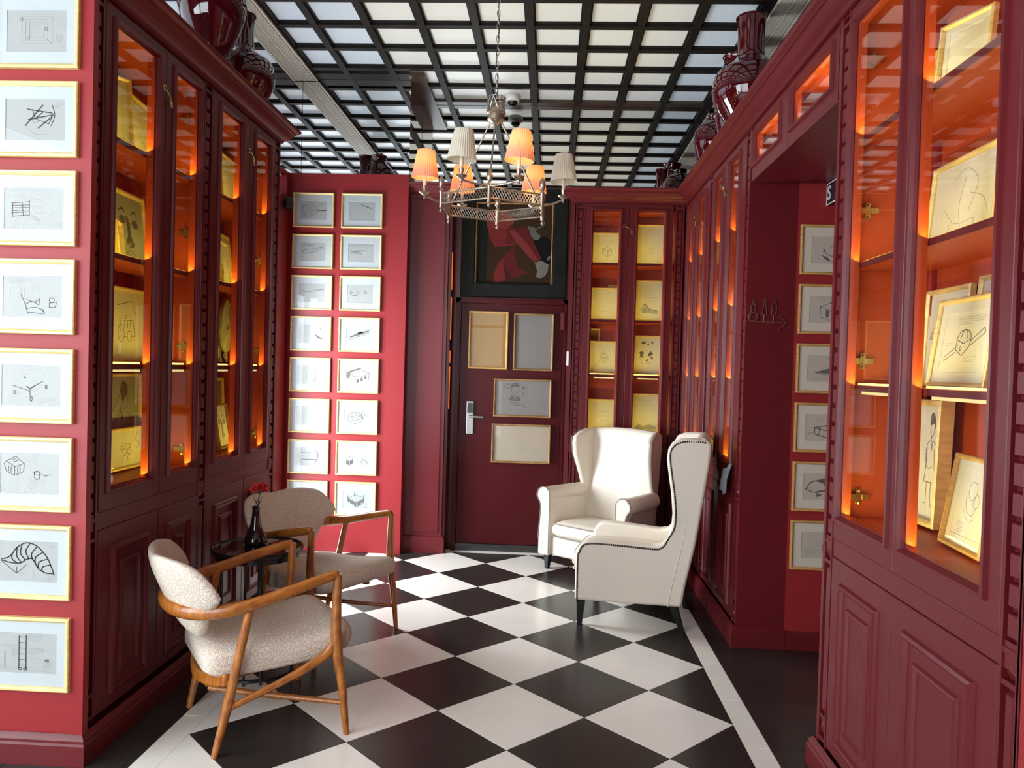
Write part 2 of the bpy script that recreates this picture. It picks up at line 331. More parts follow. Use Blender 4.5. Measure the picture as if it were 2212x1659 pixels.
# linear air grilles let into the ceiling
for (x0, x1), lab in ((VL, 'slim champagne slot air vent in the ceiling above the window-side cabinet'), (VR, 'slim champagne slot air vent in the ceiling above the passage-side cabinets')):
    t = thing('ceiling_vent', lab, 'air vent', (0, 0, 3.735), group='linear ceiling vents')
    G().box(x0, x1, -3.3, 2.40 if x0 < 0 else 2.90, -0.004, 0.002).build('backing', M['vent_dark'], t)
    fr = G(); ye = 2.40 if x0 < 0 else 2.90; xm = (x0+x1)/2
    for a, b in ((x0-0.006, x0+0.008), (xm-0.006, xm+0.006), (x1-0.008, x1+0.006)): fr.box(a, b, -3.3, ye, -0.016, 0.0)
    fr.build('frame', M['vent_metal'], t)
    sl = G(); ns = 7
    for h in (0, 1):
        for k in range(ns):
            a = (x0+0.012, xm+0.008)[h]+k*(xm-x0-0.022)/ns
            sl.box(a, a+0.0062, -3.3, ye, -0.014, -0.003)
    o = sl.build('slat', M['vent_metal'], t); o['kind'] = 'stuff'
# security dome
t = thing('dome_camera', 'small white dome camera with smoked bubble under the ceiling near the mirror', 'camera', (-0.236, 2.70, 3.735))
G().lathe([(0.062, 0.0), (0.066, -0.012), (0.064, -0.042), (0.052, -0.056), (0.0, -0.056)], 24).build('housing', M['white_plastic'], t, smooth=40)
G().lathe([(0.040, -0.054), (0.039, -0.068), (0.030, -0.082), (0.014, -0.091), (0.0005, -0.093)], 24).build('bubble', M['smoke_dome'], t, smooth=60)
# ================================================================ MIRRORS ABOVE THE JOINERY
def mirror(lab, x0, x1, y0, y1, z0=3.0, z1=3.735):
    t = tag(G().box(x0, x1, y0, y1, z0, z1).build('wall_mirror', M['mirror']), lab, 'mirror', 'mirror panels above the panelling')
mirror('narrow mirror panel above the window corner beside the vase', -3.5, -1.884, 2.41, 2.425)
mirror('broad mirror panel above the double row of framed sketches', -1.880, -1.02, 2.41, 2.425)
mirror('return mirror strip set edge-on beside the chandelier', -1.035, -1.020, 2.426, 2.965)
mirror('mirror panel high above the dark red door', -1.018, 0.268, 2.97, 2.985)
mirror('mirror panel high above the corner glass cabinet', 0.272, 2.60, 2.97, 2.985)
# ================================================================ WALLS
wl = M['red_wall']
struct('wall_back', G().box(-3.6, 2.8, 2.99, 3.15, 0, 3.8), wl)
struct('wall_back_panel', G().box(-1.985, -1.02, 2.41, 2.62, 0, 3.0), wl)
struct('wall_front_left', G().box(-3.6, -1.96, -0.9, -0.76, 0, 2.95).box(-1.96, -1.555, -0.9, -0.883, 0, 2.95), wl)
struct('trim_1', G().box(-1.604, -1.548, -0.906, -0.874, 0.1, 2.94), wl)
struct('wall_outer_left', G().box(-3.75, -3.6, -6.9, -4.32, 0, 3.8).box(-3.75, -3.6, -1.58, -0.76, 0, 3.8).box(-3.75, -3.6, -4.32, -1.58, 0, 0.25).box(-3.75, -3.6, -4.32, -1.58, 3.05, 3.8), wl)
w = sgroup('window_3'); g = G()
for y in (-4.32, -3.42, -2.52, -1.63): g.box(-3.60, -3.56, y, y+0.05, 0.25, 3.05)
for z in (0.25, 2.2, 3.0): g.box(-3.60, -3.56, -4.32, -1.58, z, z+0.05)
g.build('window_frame', M['black_paint'], w)
struct('wall_outer_right', G().box(2.65, 2.8, -6.9, 3.15, 0, 3.8), wl)
struct('wall_front_right', G().box(1.19, 1.4, -6.9, -1.875, 0, 2.95), wl)
g = G(); g.box(-3.6, -3.25, -4.85, -4.70, 0, 3.8).box(-0.65, 2.8, -4.85, -4.70, 0, 3.8).box(-3.25, -0.65, -4.85, -4.70, 0, 0.25).box(-3.25, -0.65, -4.85, -4.70, 3.05, 3.8)
struct('wall_front', g, wl)
w = sgroup('window_1'); g = G()
for x in (-3.25, -2.4, -1.55, -0.70): g.box(x, x+0.05, -4.69, -4.65, 0.25, 3.05)
for z in (0.25, 2.2, 3.0): g.box(-3.25, -0.65, -4.69, -4.65, z, z+0.05)
g.build('window_frame', M['black_paint'], w)
# left wall beyond the cabinet, with its glazed door and fanlight
g = G(); X0, X1 = -2.10, -1.975
g.box(X0, X1, 1.06, 1.22, 0, 3.0).box(X0, X1, 2.12, 2.41, 0, 2.79).box(X0, X1, 2.36, 2.41, 2.79, 3.0).box(X0, X1, 1.22, 2.12, 2.72, 2.79).box(X0, X1, 1.22, 2.36, 2.985, 3.0)
struct('wall_left', g, wl)
w = sgroup('window_2'); g = G()
for y in (1.22, 1.64, 2.08): g.box(-2.06, -2.02, y, y+0.04, 0.0, 2.72)
for z in (0.0, 2.68, 2.79, 2.965): g.box(-2.06, -2.02, 1.22, 2.36 if z > 2.7 else 2.12, z, z+0.04)
g.build('window_frame', M['window_white'], w)
struct('wall_void_left', G().box(-2.10, -1.97, -0.75, 1.06, 0, 2.9), wl)
# pilaster between the panel wall and the door, and the wall around the door
struct('trim_2', G().box(-1.02, -0.705, 2.50, 2.70, 0, 2.86), M['red'])
struct('trim_3', G().box(-0.99, -0.735, 2.492, 2.51, 0.17, 2.82), M['red'])
struct('baseboard_pilaster', G().sweep([(-0.70, 2.70), (-0.70, 2.50), (-1.02, 2.50)][::-1], [(0, 0), (0.02, 0), (0.02, 0.11), (0.012, 0.122), (0.012, 0.13), (0.0, 0.135)]), M['red'], smooth=30)
g = G(); g.box(-0.705, -0.645, 2.665, 2.76, 0, 2.97).box(-0.645, 0.285, 2.665, 2.76, 2.06, 2.97).box(0.262, 0.285, 2.60, 2.76, 0, 2.97)
struct('wall_door', g, M['red'])
# passage at the side: end of the far cabinet, wall with six sketches, soffit and far end
struct('wall_passage', G().box(1.455, 2.64, 0.642, 0.75, 0, 2.95), wl)
struct('wall_passage_near', G().box(1.50, 2.64, -0.76, -0.64, 0, 2.95), wl)
struct('wall_passage_end', G().box(2.45, 2.6, -0.65, 0.66, 0, 2.95), wl)
struct('wall_passage_soffit', G().box(1.495, 2.46, -0.64, 0.642, 2.548, 2.60), M['red'])
struct('baseboard_passage', G().sweep([(2.45, 0.642), (1.457, 0.642)][::-1], [(0, 0), (0.02, 0), (0.02, 0.085), (0.008, 0.1), (0, 0.1)]), M['red'], smooth=30)
# skirtings
BASE = [(0, 0), (0.022, 0), (0.022, 0.075), (0.016, 0.082), (0.016, 0.092), (0.008, 0.104), (0, 0.112)]
struct('baseboard_left', G().sweep([(-3.6, -0.905), (-1.55, -0.905), (-1.55, 1.06)], BASE), M['red'], smooth=30)
struct('baseboard_right_near', G().sweep([(1.50, -0.625), (1.185, -0.625), (1.185, -6.8)], BASE), M['red'], smooth=30)
struct('baseboard_right_far', G().sweep([(1.185, 2.58), (1.185, 0.645), (1.455, 0.645)], BASE), M['red'], smooth=30)
struct('baseboard_back', G().sweep([(0.285, 2.575), (1.185, 2.575)], BASE), M['red'], smooth=30)
# cornices: one moulding along each run of cabinets
CR = [(0, 2.845), (0.012, 2.848), (0.014, 2.858), (0.022, 2.866), (0.034, 2.872), (0.050, 2.888), (0.060, 2.905), (0.064, 2.910), (0.072, 2.912), (0.074, 2.920), (0.088, 2.926), (0.096, 2.936), (0.097, 2.946), (0.088, 2.95), (0, 2.95)]
struct('trim_4', G().sweep([(-2.0, -0.9), (-1.57, -0.9), (-1.57, 1.075), (-2.0, 1.075)], CR), M['red'], smooth=35)
struct('trim_5', G().sweep([(0.285, 2.9), (0.285, 2.58), (1.19, 2.58), (1.19, -1.9)], CR), M['red'], smooth=35)
struct('trim_6', G().sweep([(-1.03, 2.50), (-0.705, 2.50), (-0.705, 2.66)], CR), M['red'], smooth=35)
# ================================================================ BOOKCASES
Z_LOW0, Z_LOW1, Z_G0, Z_G1, Z_TOP = 0.125, 0.836, 0.995, 2.775, 2.845
SHELVES = (1.462, 1.907, 2.365); DEEP = 0.34
def block_mesh(w, h): return G().ring(-w/2, w/2, -h/2, h/2, [(0, 0.010), (0.0, -0.004), (0.003, -0.008)], False, True).mesh('pilaster_block', M['red'])
bmesh_block = block_mesh(0.040, 0.056)
def pilaster(root, x0, x1, fine=True):
    g = G(); g.box(x0, x1, 0.020, 0.06, 0.11, Z_TOP)
    for a, b in ((x0, x0+0.012), (x1-0.012, x1)): g.box(a, b, 0.0, 0.021, 0.11, Z_TOP)
    for z in (0.125, 0.21, 0.80, 0.875, 2.80): g.box(x0+0.012, x1-0.012, 0.001, 0.021, z, z+0.013)
    xm = (x0+x1)/2
    g.ring(x0+0.017, x1-0.017, 0.235, 0.79, [(0, 0.020), (0.010, 0.004)], False, True)
    for z0, z1 in ((0.147, 0.20), (0.822, 0.868)):
        hx = (x1-x0)/2-0.016; g.add([(xm-hx, 0.012, z0), (xm+hx, 0.012, z0), (xm+hx, 0.012, z1), (xm-hx, 0.012, z1), (xm, -0.001, (z0+z1)/2)], [(0, 1, 4), (1, 2, 4), (2, 3, 4), (3, 0, 4)])
    p = g.build('pilaster', M['red'], root)
    n = 27; z0, z1 = 0.905, 2.785; st = (z1-z0)/n
    if fine:
        for k in range(n): put('pilaster_block', bmesh_block, p, (xm, 0.0125, z0+st*(k+0.5)))
    else:
        b = G()
        for k in range(n):
            zc = z0+st*(k+0.5); b.ring(xm-0.017, xm+0.017, zc-0.029, zc+0.029, [(0, 0.014), (0, 0.008), (0.003, 0.005)], False, True)
        o = b.build('pilaster_block', M['red'], p); o['kind'] = 'stuff'
    return p
def glazed_door(root, x0, x1, gx0, gx1, z0=0.905, z1=2.835, g0=Z_G0, g1=Z_G1, handle=False):
    """a framed door: flat stiles, raised bead round the pane, splayed reveal"""
    g = G(); il, ir, ib, it = gx0-x0, x1-gx1, g0-z0, z1-g1
    def R(dl, dr, db, dt, y): return [(x0+dl, y, z0+db), (x1-dr, y, z0+db), (x1-dr, y, z1-dt), (x0+dl, y, z1-dt)]
    def S(k, y, extra=0): return R(il*k+extra, ir*k+extra, ib*k+extra, it*k+extra, y)
    b = 0.016
    loops = [R(0, 0, 0, 0, 0.044), R(0, 0, 0, 0, 0.002), R(0.002, 0.002, 0.002, 0.002, 0.0),
             R(il-0.026, ir-0.026, ib-0.026, it-0.026, 0.0), R(il-0.022, ir-0.022, ib-0.022, it-0.022, -0.010), R(il-0.012, ir-0.012, ib-0.012, it-0.012, -0.011),
             R(il-0.006, ir-0.006, ib-0.006, it-0.006, 0.0), R(il-0.002, ir-0.002, ib-0.002, it-0.002, 0.009), R(il, ir, ib, it, 0.0095), R(il-0.003, ir-0.003, ib-0.003, it-0.003, 0.0095), R(il-0.003, ir-0.003, ib-0.003, it-0.003, 0.044)]
    vs = [p for L in loops for p in L]; fs = []; n = len(loops)
    for i in range(n):
        a, c = i*4, ((i+1) % n)*4
        for k in range(4): fs.append((a+k, a+(k+1) % 4, c+(k+1) % 4, c+k))
    g.add(vs, fs); dr = g.build('glazed_door', M['red'], root)
    G().ring(gx0-0.0029, gx1+0.0029, g0-0.0029, g1+0.0029, [(0, 0.0130), (0.0029, 0.0130), (0.0029, 0.0445), (0, 0.0445)]).build('reveal', M['interior_glow'], dr)
    G().box(gx0-0.0005, gx1+0.0005, 0.0095, 0.0125, g0-0.0005, g1+0.0005).build('pane', M['glass'], dr)
    return dr
def panel_door(root, x0, x1, z0=Z_LOW0, z1=Z_LOW1):
    g = G().ring(x0, x1, z0, z1, [(0, 0.024), (0, 0.002), (0.002, 0.0)], False, True)
    dr = g.build('panel_door', M['red'], root); w = min(0.085, (x1-x0)*0.2)
    G().ring(x0+w, x1-w, z0+0.045, z1-0.075, [(0, 0.0), (0.006, -0.010), (0.016, -0.014), (0.022, -0.010), (0.030, 0.0)], False).build('moulding', M['red'], dr)
    w2 = w+0.07
    G().ring(x0+w2, x1-w2, z0+0.115, z1-0.145, [(0, 0.0), (0.006, -0.008), (0.014, -0.010), (0.022, -0.002)], False, True).build('moulding', M['red'], dr)
    return dr
def hinge(root, x, y, z, face):
    """brass cross-plate concealed hinge on a side wall; face = +1 looks to +x"""
    g = G(); f = face
    def B(a, b, y0, y1, z0, z1): g.box(min(x+f*a, x+f*b), max(x+f*a, x+f*b), y0, y1, z0, z1)
    B(0, 0.004, y-0.009, y+0.009, z-0.030, z+0.030); B(0.003, 0.010, y-0.036, y+0.036, z-0.009, z+0.009)
    B(0.009, 0.016, y-0.03, y-0.008, z-0.011, z+0.011); B(0.009, 0.014, y+0.012, y+0.028, z-0.010, z+0.010)
    for zz in (z-0.022, z+0.022): g.lathe([(0.007, -0.004), (0.007, 0.002), (0.003, 0.004)], 10, (x+f*0.007, y, zz))
    return g.build('hinge', M['brass'], root)
def latch(root, x, z, w=0.055):
    g = G()
    g.tube([(x-w*0.6+0.012*math.cos(a), -0.014, z+0.012*math.sin(a)) for a in [PI*2*k/10 for k in range(11)]], 0.0026, 6)
    g.tube(catmull([(x-w*0.45, -0.016, z-0.006), (x, -0.019, z-0.022), (x+w*0.55, -0.016, z-0.044)], 5), 0.0034, 6)
    g.tube(catmull([(x+w*0.35, -0.014, z-0.040), (x+w*0.38, -0.016, z-0.062), (x+w*0.52, -0.016, z-0.066), (x+w*0.6, -0.014, z-0.044)], 4), 0.0026, 6)
    g.lathe([(0.008, 0), (0.007, 0.004)], 10, (x-w*0.45, -0.004, z)); g.box(x-w*0.5, x-w*0.4, -0.016, 0.0, z-0.006, z+0.004); g.box(x+w*0.5, x+w*0.6, -0.016, 0.0, z-0.048, z-0.038)
    return g.build('latch', M['brass'], root, smooth=50)
def bookcase(label, loc, rotz, width, bays, pils, fine=True, latches=(), ends=(True, True), led_bars=True):
    """bays: (x0, x1, [(door x0, x1, glass x0, x1)...], hinge side walls)"""
    t = thing('glass_cabinet', label, 'cabinet', loc, rotz, group='dark red glass-fronted cabinets')
    car = G(); W_ = width; e0, e1 = (0.012 if ends[0] else 0), (W_-0.012 if ends[1] else W_)
    car.box(e0, e1, 0.026, DEEP-0.001, 0.0, 0.11).box(e0, e1, 0.026, DEEP-0.001, 2.82, 2.94).box(e0, e1, 0.004, 0.05, 0.838, 0.903).box(e0, e1, 0.004, 0.05, 2.836, 2.86)
    if ends[0]: car.box(0, 0.012, 0.0, DEEP, 0, 2.94)
    if ends[1]: car.box(W_-0.012, W_, 0.0, DEEP, 0, 2.94)
    car.build('carcass', M['red'], t)
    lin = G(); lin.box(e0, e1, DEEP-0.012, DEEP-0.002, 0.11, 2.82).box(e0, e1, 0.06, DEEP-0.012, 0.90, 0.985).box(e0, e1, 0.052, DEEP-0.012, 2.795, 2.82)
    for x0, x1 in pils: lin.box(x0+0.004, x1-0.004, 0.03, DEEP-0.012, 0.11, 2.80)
    lin.build('lining', M['interior_glow'], t)
    for x0, x1 in pils: pilaster(t, x0, x1, fine)
    for bx0, bx1, doors, hs in bays:
        for k, z in enumerate(SHELVES):
            G().box(bx0, bx1, 0.052, DEEP-0.012, z-0.012, z+0.010).build('shelf', M['interior_glow'], t)
            G().box(bx0, bx1, 0.0465, 0.0515, z-0.012, z+0.010).build('shelf_lipping', M['red'], t)
        for (a, b, ga, gb) in doors:
            glazed_door(t, a, b, ga, gb); panel_door(t, a, b)
        for hx, hf in hs:
            for z in (2.66, 2.11, 1.56, 1.06): hinge(t, hx, 0.085, z, hf)
        for z in (0.995,)+tuple(s+0.010 for s in SHELVES):
            for (a, b, ga, gb) in doors:
                area('shelf_led', ((ga+gb)/2, 0.031, z+0.004), (0, 0.36, 0.93), (gb-ga)*0.97, 0.014, LED_W*(gb-ga), LED, t)
        for (a, b, ga, gb) in doors:
            G().box(ga+0.005, gb-0.005, 0.053, 0.072, 1.473, 1.480).build('light_bar', M['led'], t)
            G().box(ga+0.04, gb-0.005, 0.053, 0.076, 1.440, 1.4495).build('light_bar', M['led'], t)
    for x, z in latches: latch(t, x, z)
    return t
R90 = PI/2
# window-side cabinet: local x = world y + 0.88
cabL = bookcase('long dark red glass cabinet behind the two wooden armchairs', (-1.57, -0.88, 0), R90, 1.955,
    [(0.085, 0.925, [(0.088, 0.540, 0.162, 0.470), (0.544, 0.914, 0.631, 0.866)], [(0.9245, -1)]),
     (1.004, 1.872, [(1.012, 1.478, 1.105, 1.370), (1.482, 1.868, 1.568, 1.785)], [(1.8715, -1)])],
    [(0.012, 0.082), (0.918, 1.008), (1.870, 1.948)], latches=[(0.535, 2.66), (1.475, 2.66)])
# near passage-side cabinet: local x = -0.635 - y
cabN = bookcase('tall red glass cabinet nearest the viewer beside the passage', (1.19, -0.635, 0), -R90, 1.235,
    [(0.095, 1.150, [(0.100, 0.590, 0.138, 0.530), (0.594, 1.148, 0.642, 1.068)], [(0.0955, 1)])],
    [(0.012, 0.092), (1.152, 1.230)], latches=())
# far passage-side cabinet: local x = 2.575 - y
cabF = bookcase('red glass cabinet between the passage and the room corner', (1.19, 2.575, 0), -R90, 1.925,
    [(0.03, 0.86, [(0.008, 0.400, 0.050, 0.290), (0.404, 0.855, 0.436, 0.700)], [(0.0305, 1)]),
     (0.955, 1.82, [(0.955, 1.350, 1.008, 1.245), (1.354, 1.822, 1.436, 1.680)], [(0.9555, 1)])],
    [(0.868, 0.950), (1.828, 1.912)], fine=False, latches=[(0.402, 2.66), (1.352, 2.66)])
# corner cabinet on the back wall
cabB = bookcase('corner glass cabinet on the back wall behind the cream wing chairs', (0.285, 2.58, 0), 0, 0.905,
    [(0.10, 0.80, [(0.096, 0.443, 0.164, 0.370), (0.446, 0.796, 0.519, 0.726)], [])],
    [(0.02, 0.092), (0.812, 0.882)], fine=False, latches=[(0.443, 2.66)])
# cabinet over the passage with two small lit panes
t = thing('transom_cabinet', 'shallow lit cabinet with two small panes bridging the passage', 'cabinet', (1.19, 0.625, 0), -R90)
g = G(); g.box(0, 1.26, 0.046, 0.30, 2.545, 2.565).box(0, 1.26, 0.0, 0.046, 2.545, 2.556).box(0, 1.26, 0.024, 0.30, 2.81, 2.94); t_in = G().box(0.012, 1.248, 0.285, 0.29, 2.566, 2.81).box(0.012, 1.248, 0.05, 0.285, 2.566, 2.57).box(0.012, 1.248, 0.05, 0.285, 2.80, 2.81).build('lining', M['interior_glow'], t); g.box(0, 1.26, 0.291, 0.30, 2.56, 2.82).box(0, 0.012, 0.0, 0.3, 2.55, 2.86).box(1.248, 1.26, 0, 0.3, 2.55, 2.86).box(0.62, 0.64, 0.024, 0.29, 2.56, 2.82).box(0, 1.26, 0.004, 0.05, 2.822, 2.86).build('carcass', M['red'], t)
glazed_door(t, 0.004, 0.626, 0.035, 0.490, 2.555, 2.822, 2.640, 2.785); glazed_door(t, 0.630, 1.256, 0.675, 1.168, 2.555, 2.822, 2.636, 2.785)
for x in (0.30, 0.94):
    area('shelf_led', (x, 0.06, 2.585), (0, 0.5, 0.87), 0.46, 0.02, 2.0, LED, t)
    hinge(t, x+0.12, 0.27, 2.78, 1); hinge(t, x-0.12, 0.27, 2.78, 1)
# slim lit niche beside the door
t = thing('slim_niche', 'slim red niche with an amber glow inside beside the dark red door', 'niche', (-0.703, 2.555, 0))
G().box(0.0, 0.022, -0.03, 0.075, 0.0, 2.84).build('side_panel', M['red'], t)
for z0, z1 in ((1.16, 1.50), (1.53, 1.63), (1.72, 2.06), (2.12, 2.42)):
    G().box(0.022, 0.027, -0.005, 0.022, z0, z1).build('glow_strip', M['niche_glow'], t)  # glowing strips stand in for the niche's orange-lit inside
# door
dr = sgroup('door_1', (0, 2.63, 0))
G().box(-0.60, 0.222, 0.0, 0.035, 0.06, 2.02).build('slab', M['door_paint'], dr)
fr = G(); fr.box(-0.645, -0.603, -0.022, 0.03, 0, 2.065).box(0.225, 0.262, -0.022, 0.03, 0, 2.065).box(-0.645, 0.262, -0.022, 0.03, 2.022, 2.065); fr.box(-0.632, -0.612, -0.03, 0.0, 0, 2.05).box(0.234, 0.252, -0.03, 0.0, 0, 2.05).box(-0.632, 0.252, -0.03, 0.0, 2.032, 2.05)
fr.build('door_frame', M['door_paint'], dr)
G().box(-0.603, 0.225, -0.01, 0.06, 0.0, 0.056).build('threshold', M['black_tile'], dr)
G().box(-0.538, -0.480, -0.018, 0.0, 0.955, 1.225).build('lock_plate', M['steel'], dr, bevel=0.004)
G().box(-0.532, -0.486, -0.021, -0.016, 1.13, 1.21).build('lock_reader', M['black_plastic'], dr)
g = G(); g.tube([(-0.512, -0.018, 1.10), (-0.512, -0.055, 1.10)], 0.011, 12); g.tube(catmull([(-0.515, -0.052, 1.10), (-0.46, -0.056, 1.10), (-0.395, -0.052, 1.098)], 4), 0.009, 12)
g.build('lever_handle', M['steel'], dr, smooth=50)
g = G()
for z in (1.82,): g.box(0.205, 0.235, -0.036, -0.005, z, z+0.14)
g.build('hinge', M['red'], dr)
tag(G().box(0.262, 0.282, 2.585, 2.60, 1.535, 1.650).build('door_sensor', M['white_plastic'], bevel=0.004), 'small white plastic sensor on the frame beside the dark red door', 'sensor')
# ================================================================ FRAMED PICTURES
def strokes(spec, w, h, rnd):
    """tiny drawing language in the unit square: l polyline, c closed line, e ellipse, t lines of script, f fill; returns ink ribbons + fills"""
    ink = G(); soft = G(); fill = G()
    def P(u, v): return ((u-0.5)*w, v*h)
    def ribbon(g, pts, wd):
        for i in range(len(pts)-1):
            (x0, z0), (x1, z1) = pts[i], pts[i+1]; dx, dz = x1-x0, z1-z0; L = math.hypot(dx, dz)
            if L < 1e-5: continue
            nx, nz = -dz/L*wd/2, dx/L*wd/2; ex, ez = dx/L*wd*0.3, dz/L*wd*0.3
            g.add([(x0+nx-ex, 0, z0+nz-ez), (x0-nx-ex, 0, z0-nz-ez), (x1-nx+ex, 0, z1-nz+ez), (x1+nx+ex, 0, z1+nz+ez)], [(0, 1, 2, 3)])
    for item in spec.split(';'):
        a = item.split()
        if not a: continue
        k = a[0]; g = ink; wd = 0.0022
        if k[-1] == '-': k = k[:-1]; g = soft; wd = 0.0017
        elif k[-1] == '+': k = k[:-1]; wd = 0.0040
        if k in 'lc':
            pts = [tuple(float(q) for q in p.split(',')) for p in a[1:]]
            if k == 'c': pts.append(pts[0])
            ribbon(g, [P(*p) for p in pts], wd)
        elif k == 's':                                                   # smooth curve
            pts = catmull([(*[float(q) for q in p.split(',')], 0) for p in a[1:]], 6); ribbon(g, [P(p.x, p.y) for p in pts], wd)
        elif k == 'e':
            a = item.replace(',', ' ').split(); cx, cy_, rx, ry = map(float, a[1:5]); a0, a1 = (float(a[5]), float(a[6])) if len(a) > 6 else (0, 360)
            n = max(6, int(abs(a1-a0)/20)); ribbon(g, [P(cx+rx*math.cos(math.radians(a0+(a1-a0)*i/n)), cy_+ry*math.sin(math.radians(a0+(a1-a0)*i/n))) for i in range(n+1)], wd)
        elif k == 't':
            u, v, tw, n = float(a[1]), float(a[2]), float(a[3]), int(a[4])
            for r in range(n):
                x = u
                while x < u+tw*(1 if r < n-1 else 0.6):
                    s_ = rnd.uniform(0.02, 0.06); ribbon(soft, [P(min(x+s_*q/3, u+tw), v-r*0.038+rnd.uniform(-0.006, 0.006)) for q in range(4)], 0.0013); x += s_+0.018
        elif k == 'f':
            pts = [P(*[float(q) for q in p.split(',')]) for p in a[1:]]; fill.add([(x, 0, z) for x, z in pts], [tuple(range(len(pts)))])
    return ink, soft, fill
GL = M['pic_glass']; frame_cache = {}
def picture(label, group, w, h, loc, rotz=0, lean=0, frame='gold', fw=0.016, mount=(0.051, 0.061), paper='paper', spec='', fillm='charcoal', inkm='ink', cat='picture', thick=0.022, glass=True, mountm='mount', name='framed_sketch', roll=0):
    t = thing(name, label, cat, loc, rotz, group); t.rotation_euler = (lean, roll, rotz)
    key = (w, h, frame, fw, thick, mount, mountm)
    if key not in frame_cache:
        fr = G().ring(-w/2, w/2, 0, h, [(0, 0.0), (0, -thick+0.003), (0.003, -thick), (fw*0.55, -thick), (fw*0.75, -thick+0.003), (fw, -thick+0.008), (fw, -0.002)]).mesh('frame', M[frame])
        bd = G().box(-w/2+fw*0.4, w/2-fw*0.4, -0.006, -0.001, fw*0.4, h-fw*0.4).mesh('backing', M['mount'])
        mt = None
        if mount:
            a_, (mx_, mz_) = fw*0.8, mount; gm = G(); L = []
            for ix, iz, y in ((a_, a_, -0.006), (a_, a_, -0.0095), (mx_, mz_, -0.0095), (mx_+0.002, mz_+0.002, -0.0065)): L += [(-w/2+ix, y, iz), (w/2-ix, y, iz), (w/2-ix, y, h-iz), (-w/2+ix, y, h-iz)]
            gm.add(L, [(i*4+k, i*4+(k+1) % 4, i*4+4+(k+1) % 4, i*4+4+k) for i in range(3) for k in range(4)]); mt = gm.mesh('mount', M[mountm])
        gp = G().box(-w/2+fw*0.7, w/2-fw*0.7, -0.0135, -0.0115, fw*0.7, h-fw*0.7).mesh('pane', GL)
        frame_cache[key] = (fr, bd, mt, gp)
    fr, bd, mt, gp = frame_cache[key]
    put('frame', fr, t); b = put('backing', bd, t)
    if mt: put('mount', mt, t)
    mx, m = mount if mount else (fw*0.9, fw*0.9)
    pw, ph = w-2*mx, h-2*m
    p = G().box(-pw/2, pw/2, -0.0075, -0.0062, m, h-m).build('paper', M[paper], t)
    if spec:
        rnd = random.Random(len(label)*7+ord(label[0])+ord(label[-1]))
        ink, soft, fill = strokes(spec, pw, ph, rnd)
        for g, nm, mm, y in ((fill, 'shading', fillm, -0.0078), (soft, 'pencil_line', 'pencil', -0.0080), (ink, 'ink_line', inkm, -0.0082)):
            if g.v: o = put(nm, g.mesh(nm, M[mm], recalc=False), p, (0, y, m))
    if glass: put('pane', gp, t)
    return t
M['warm_paper'] = mat('buff_sketch_paper', (0.44, 0.38, 0.31), 0.85, noise=5, amount=0.05)
FW, FH = 0.325, 0.271
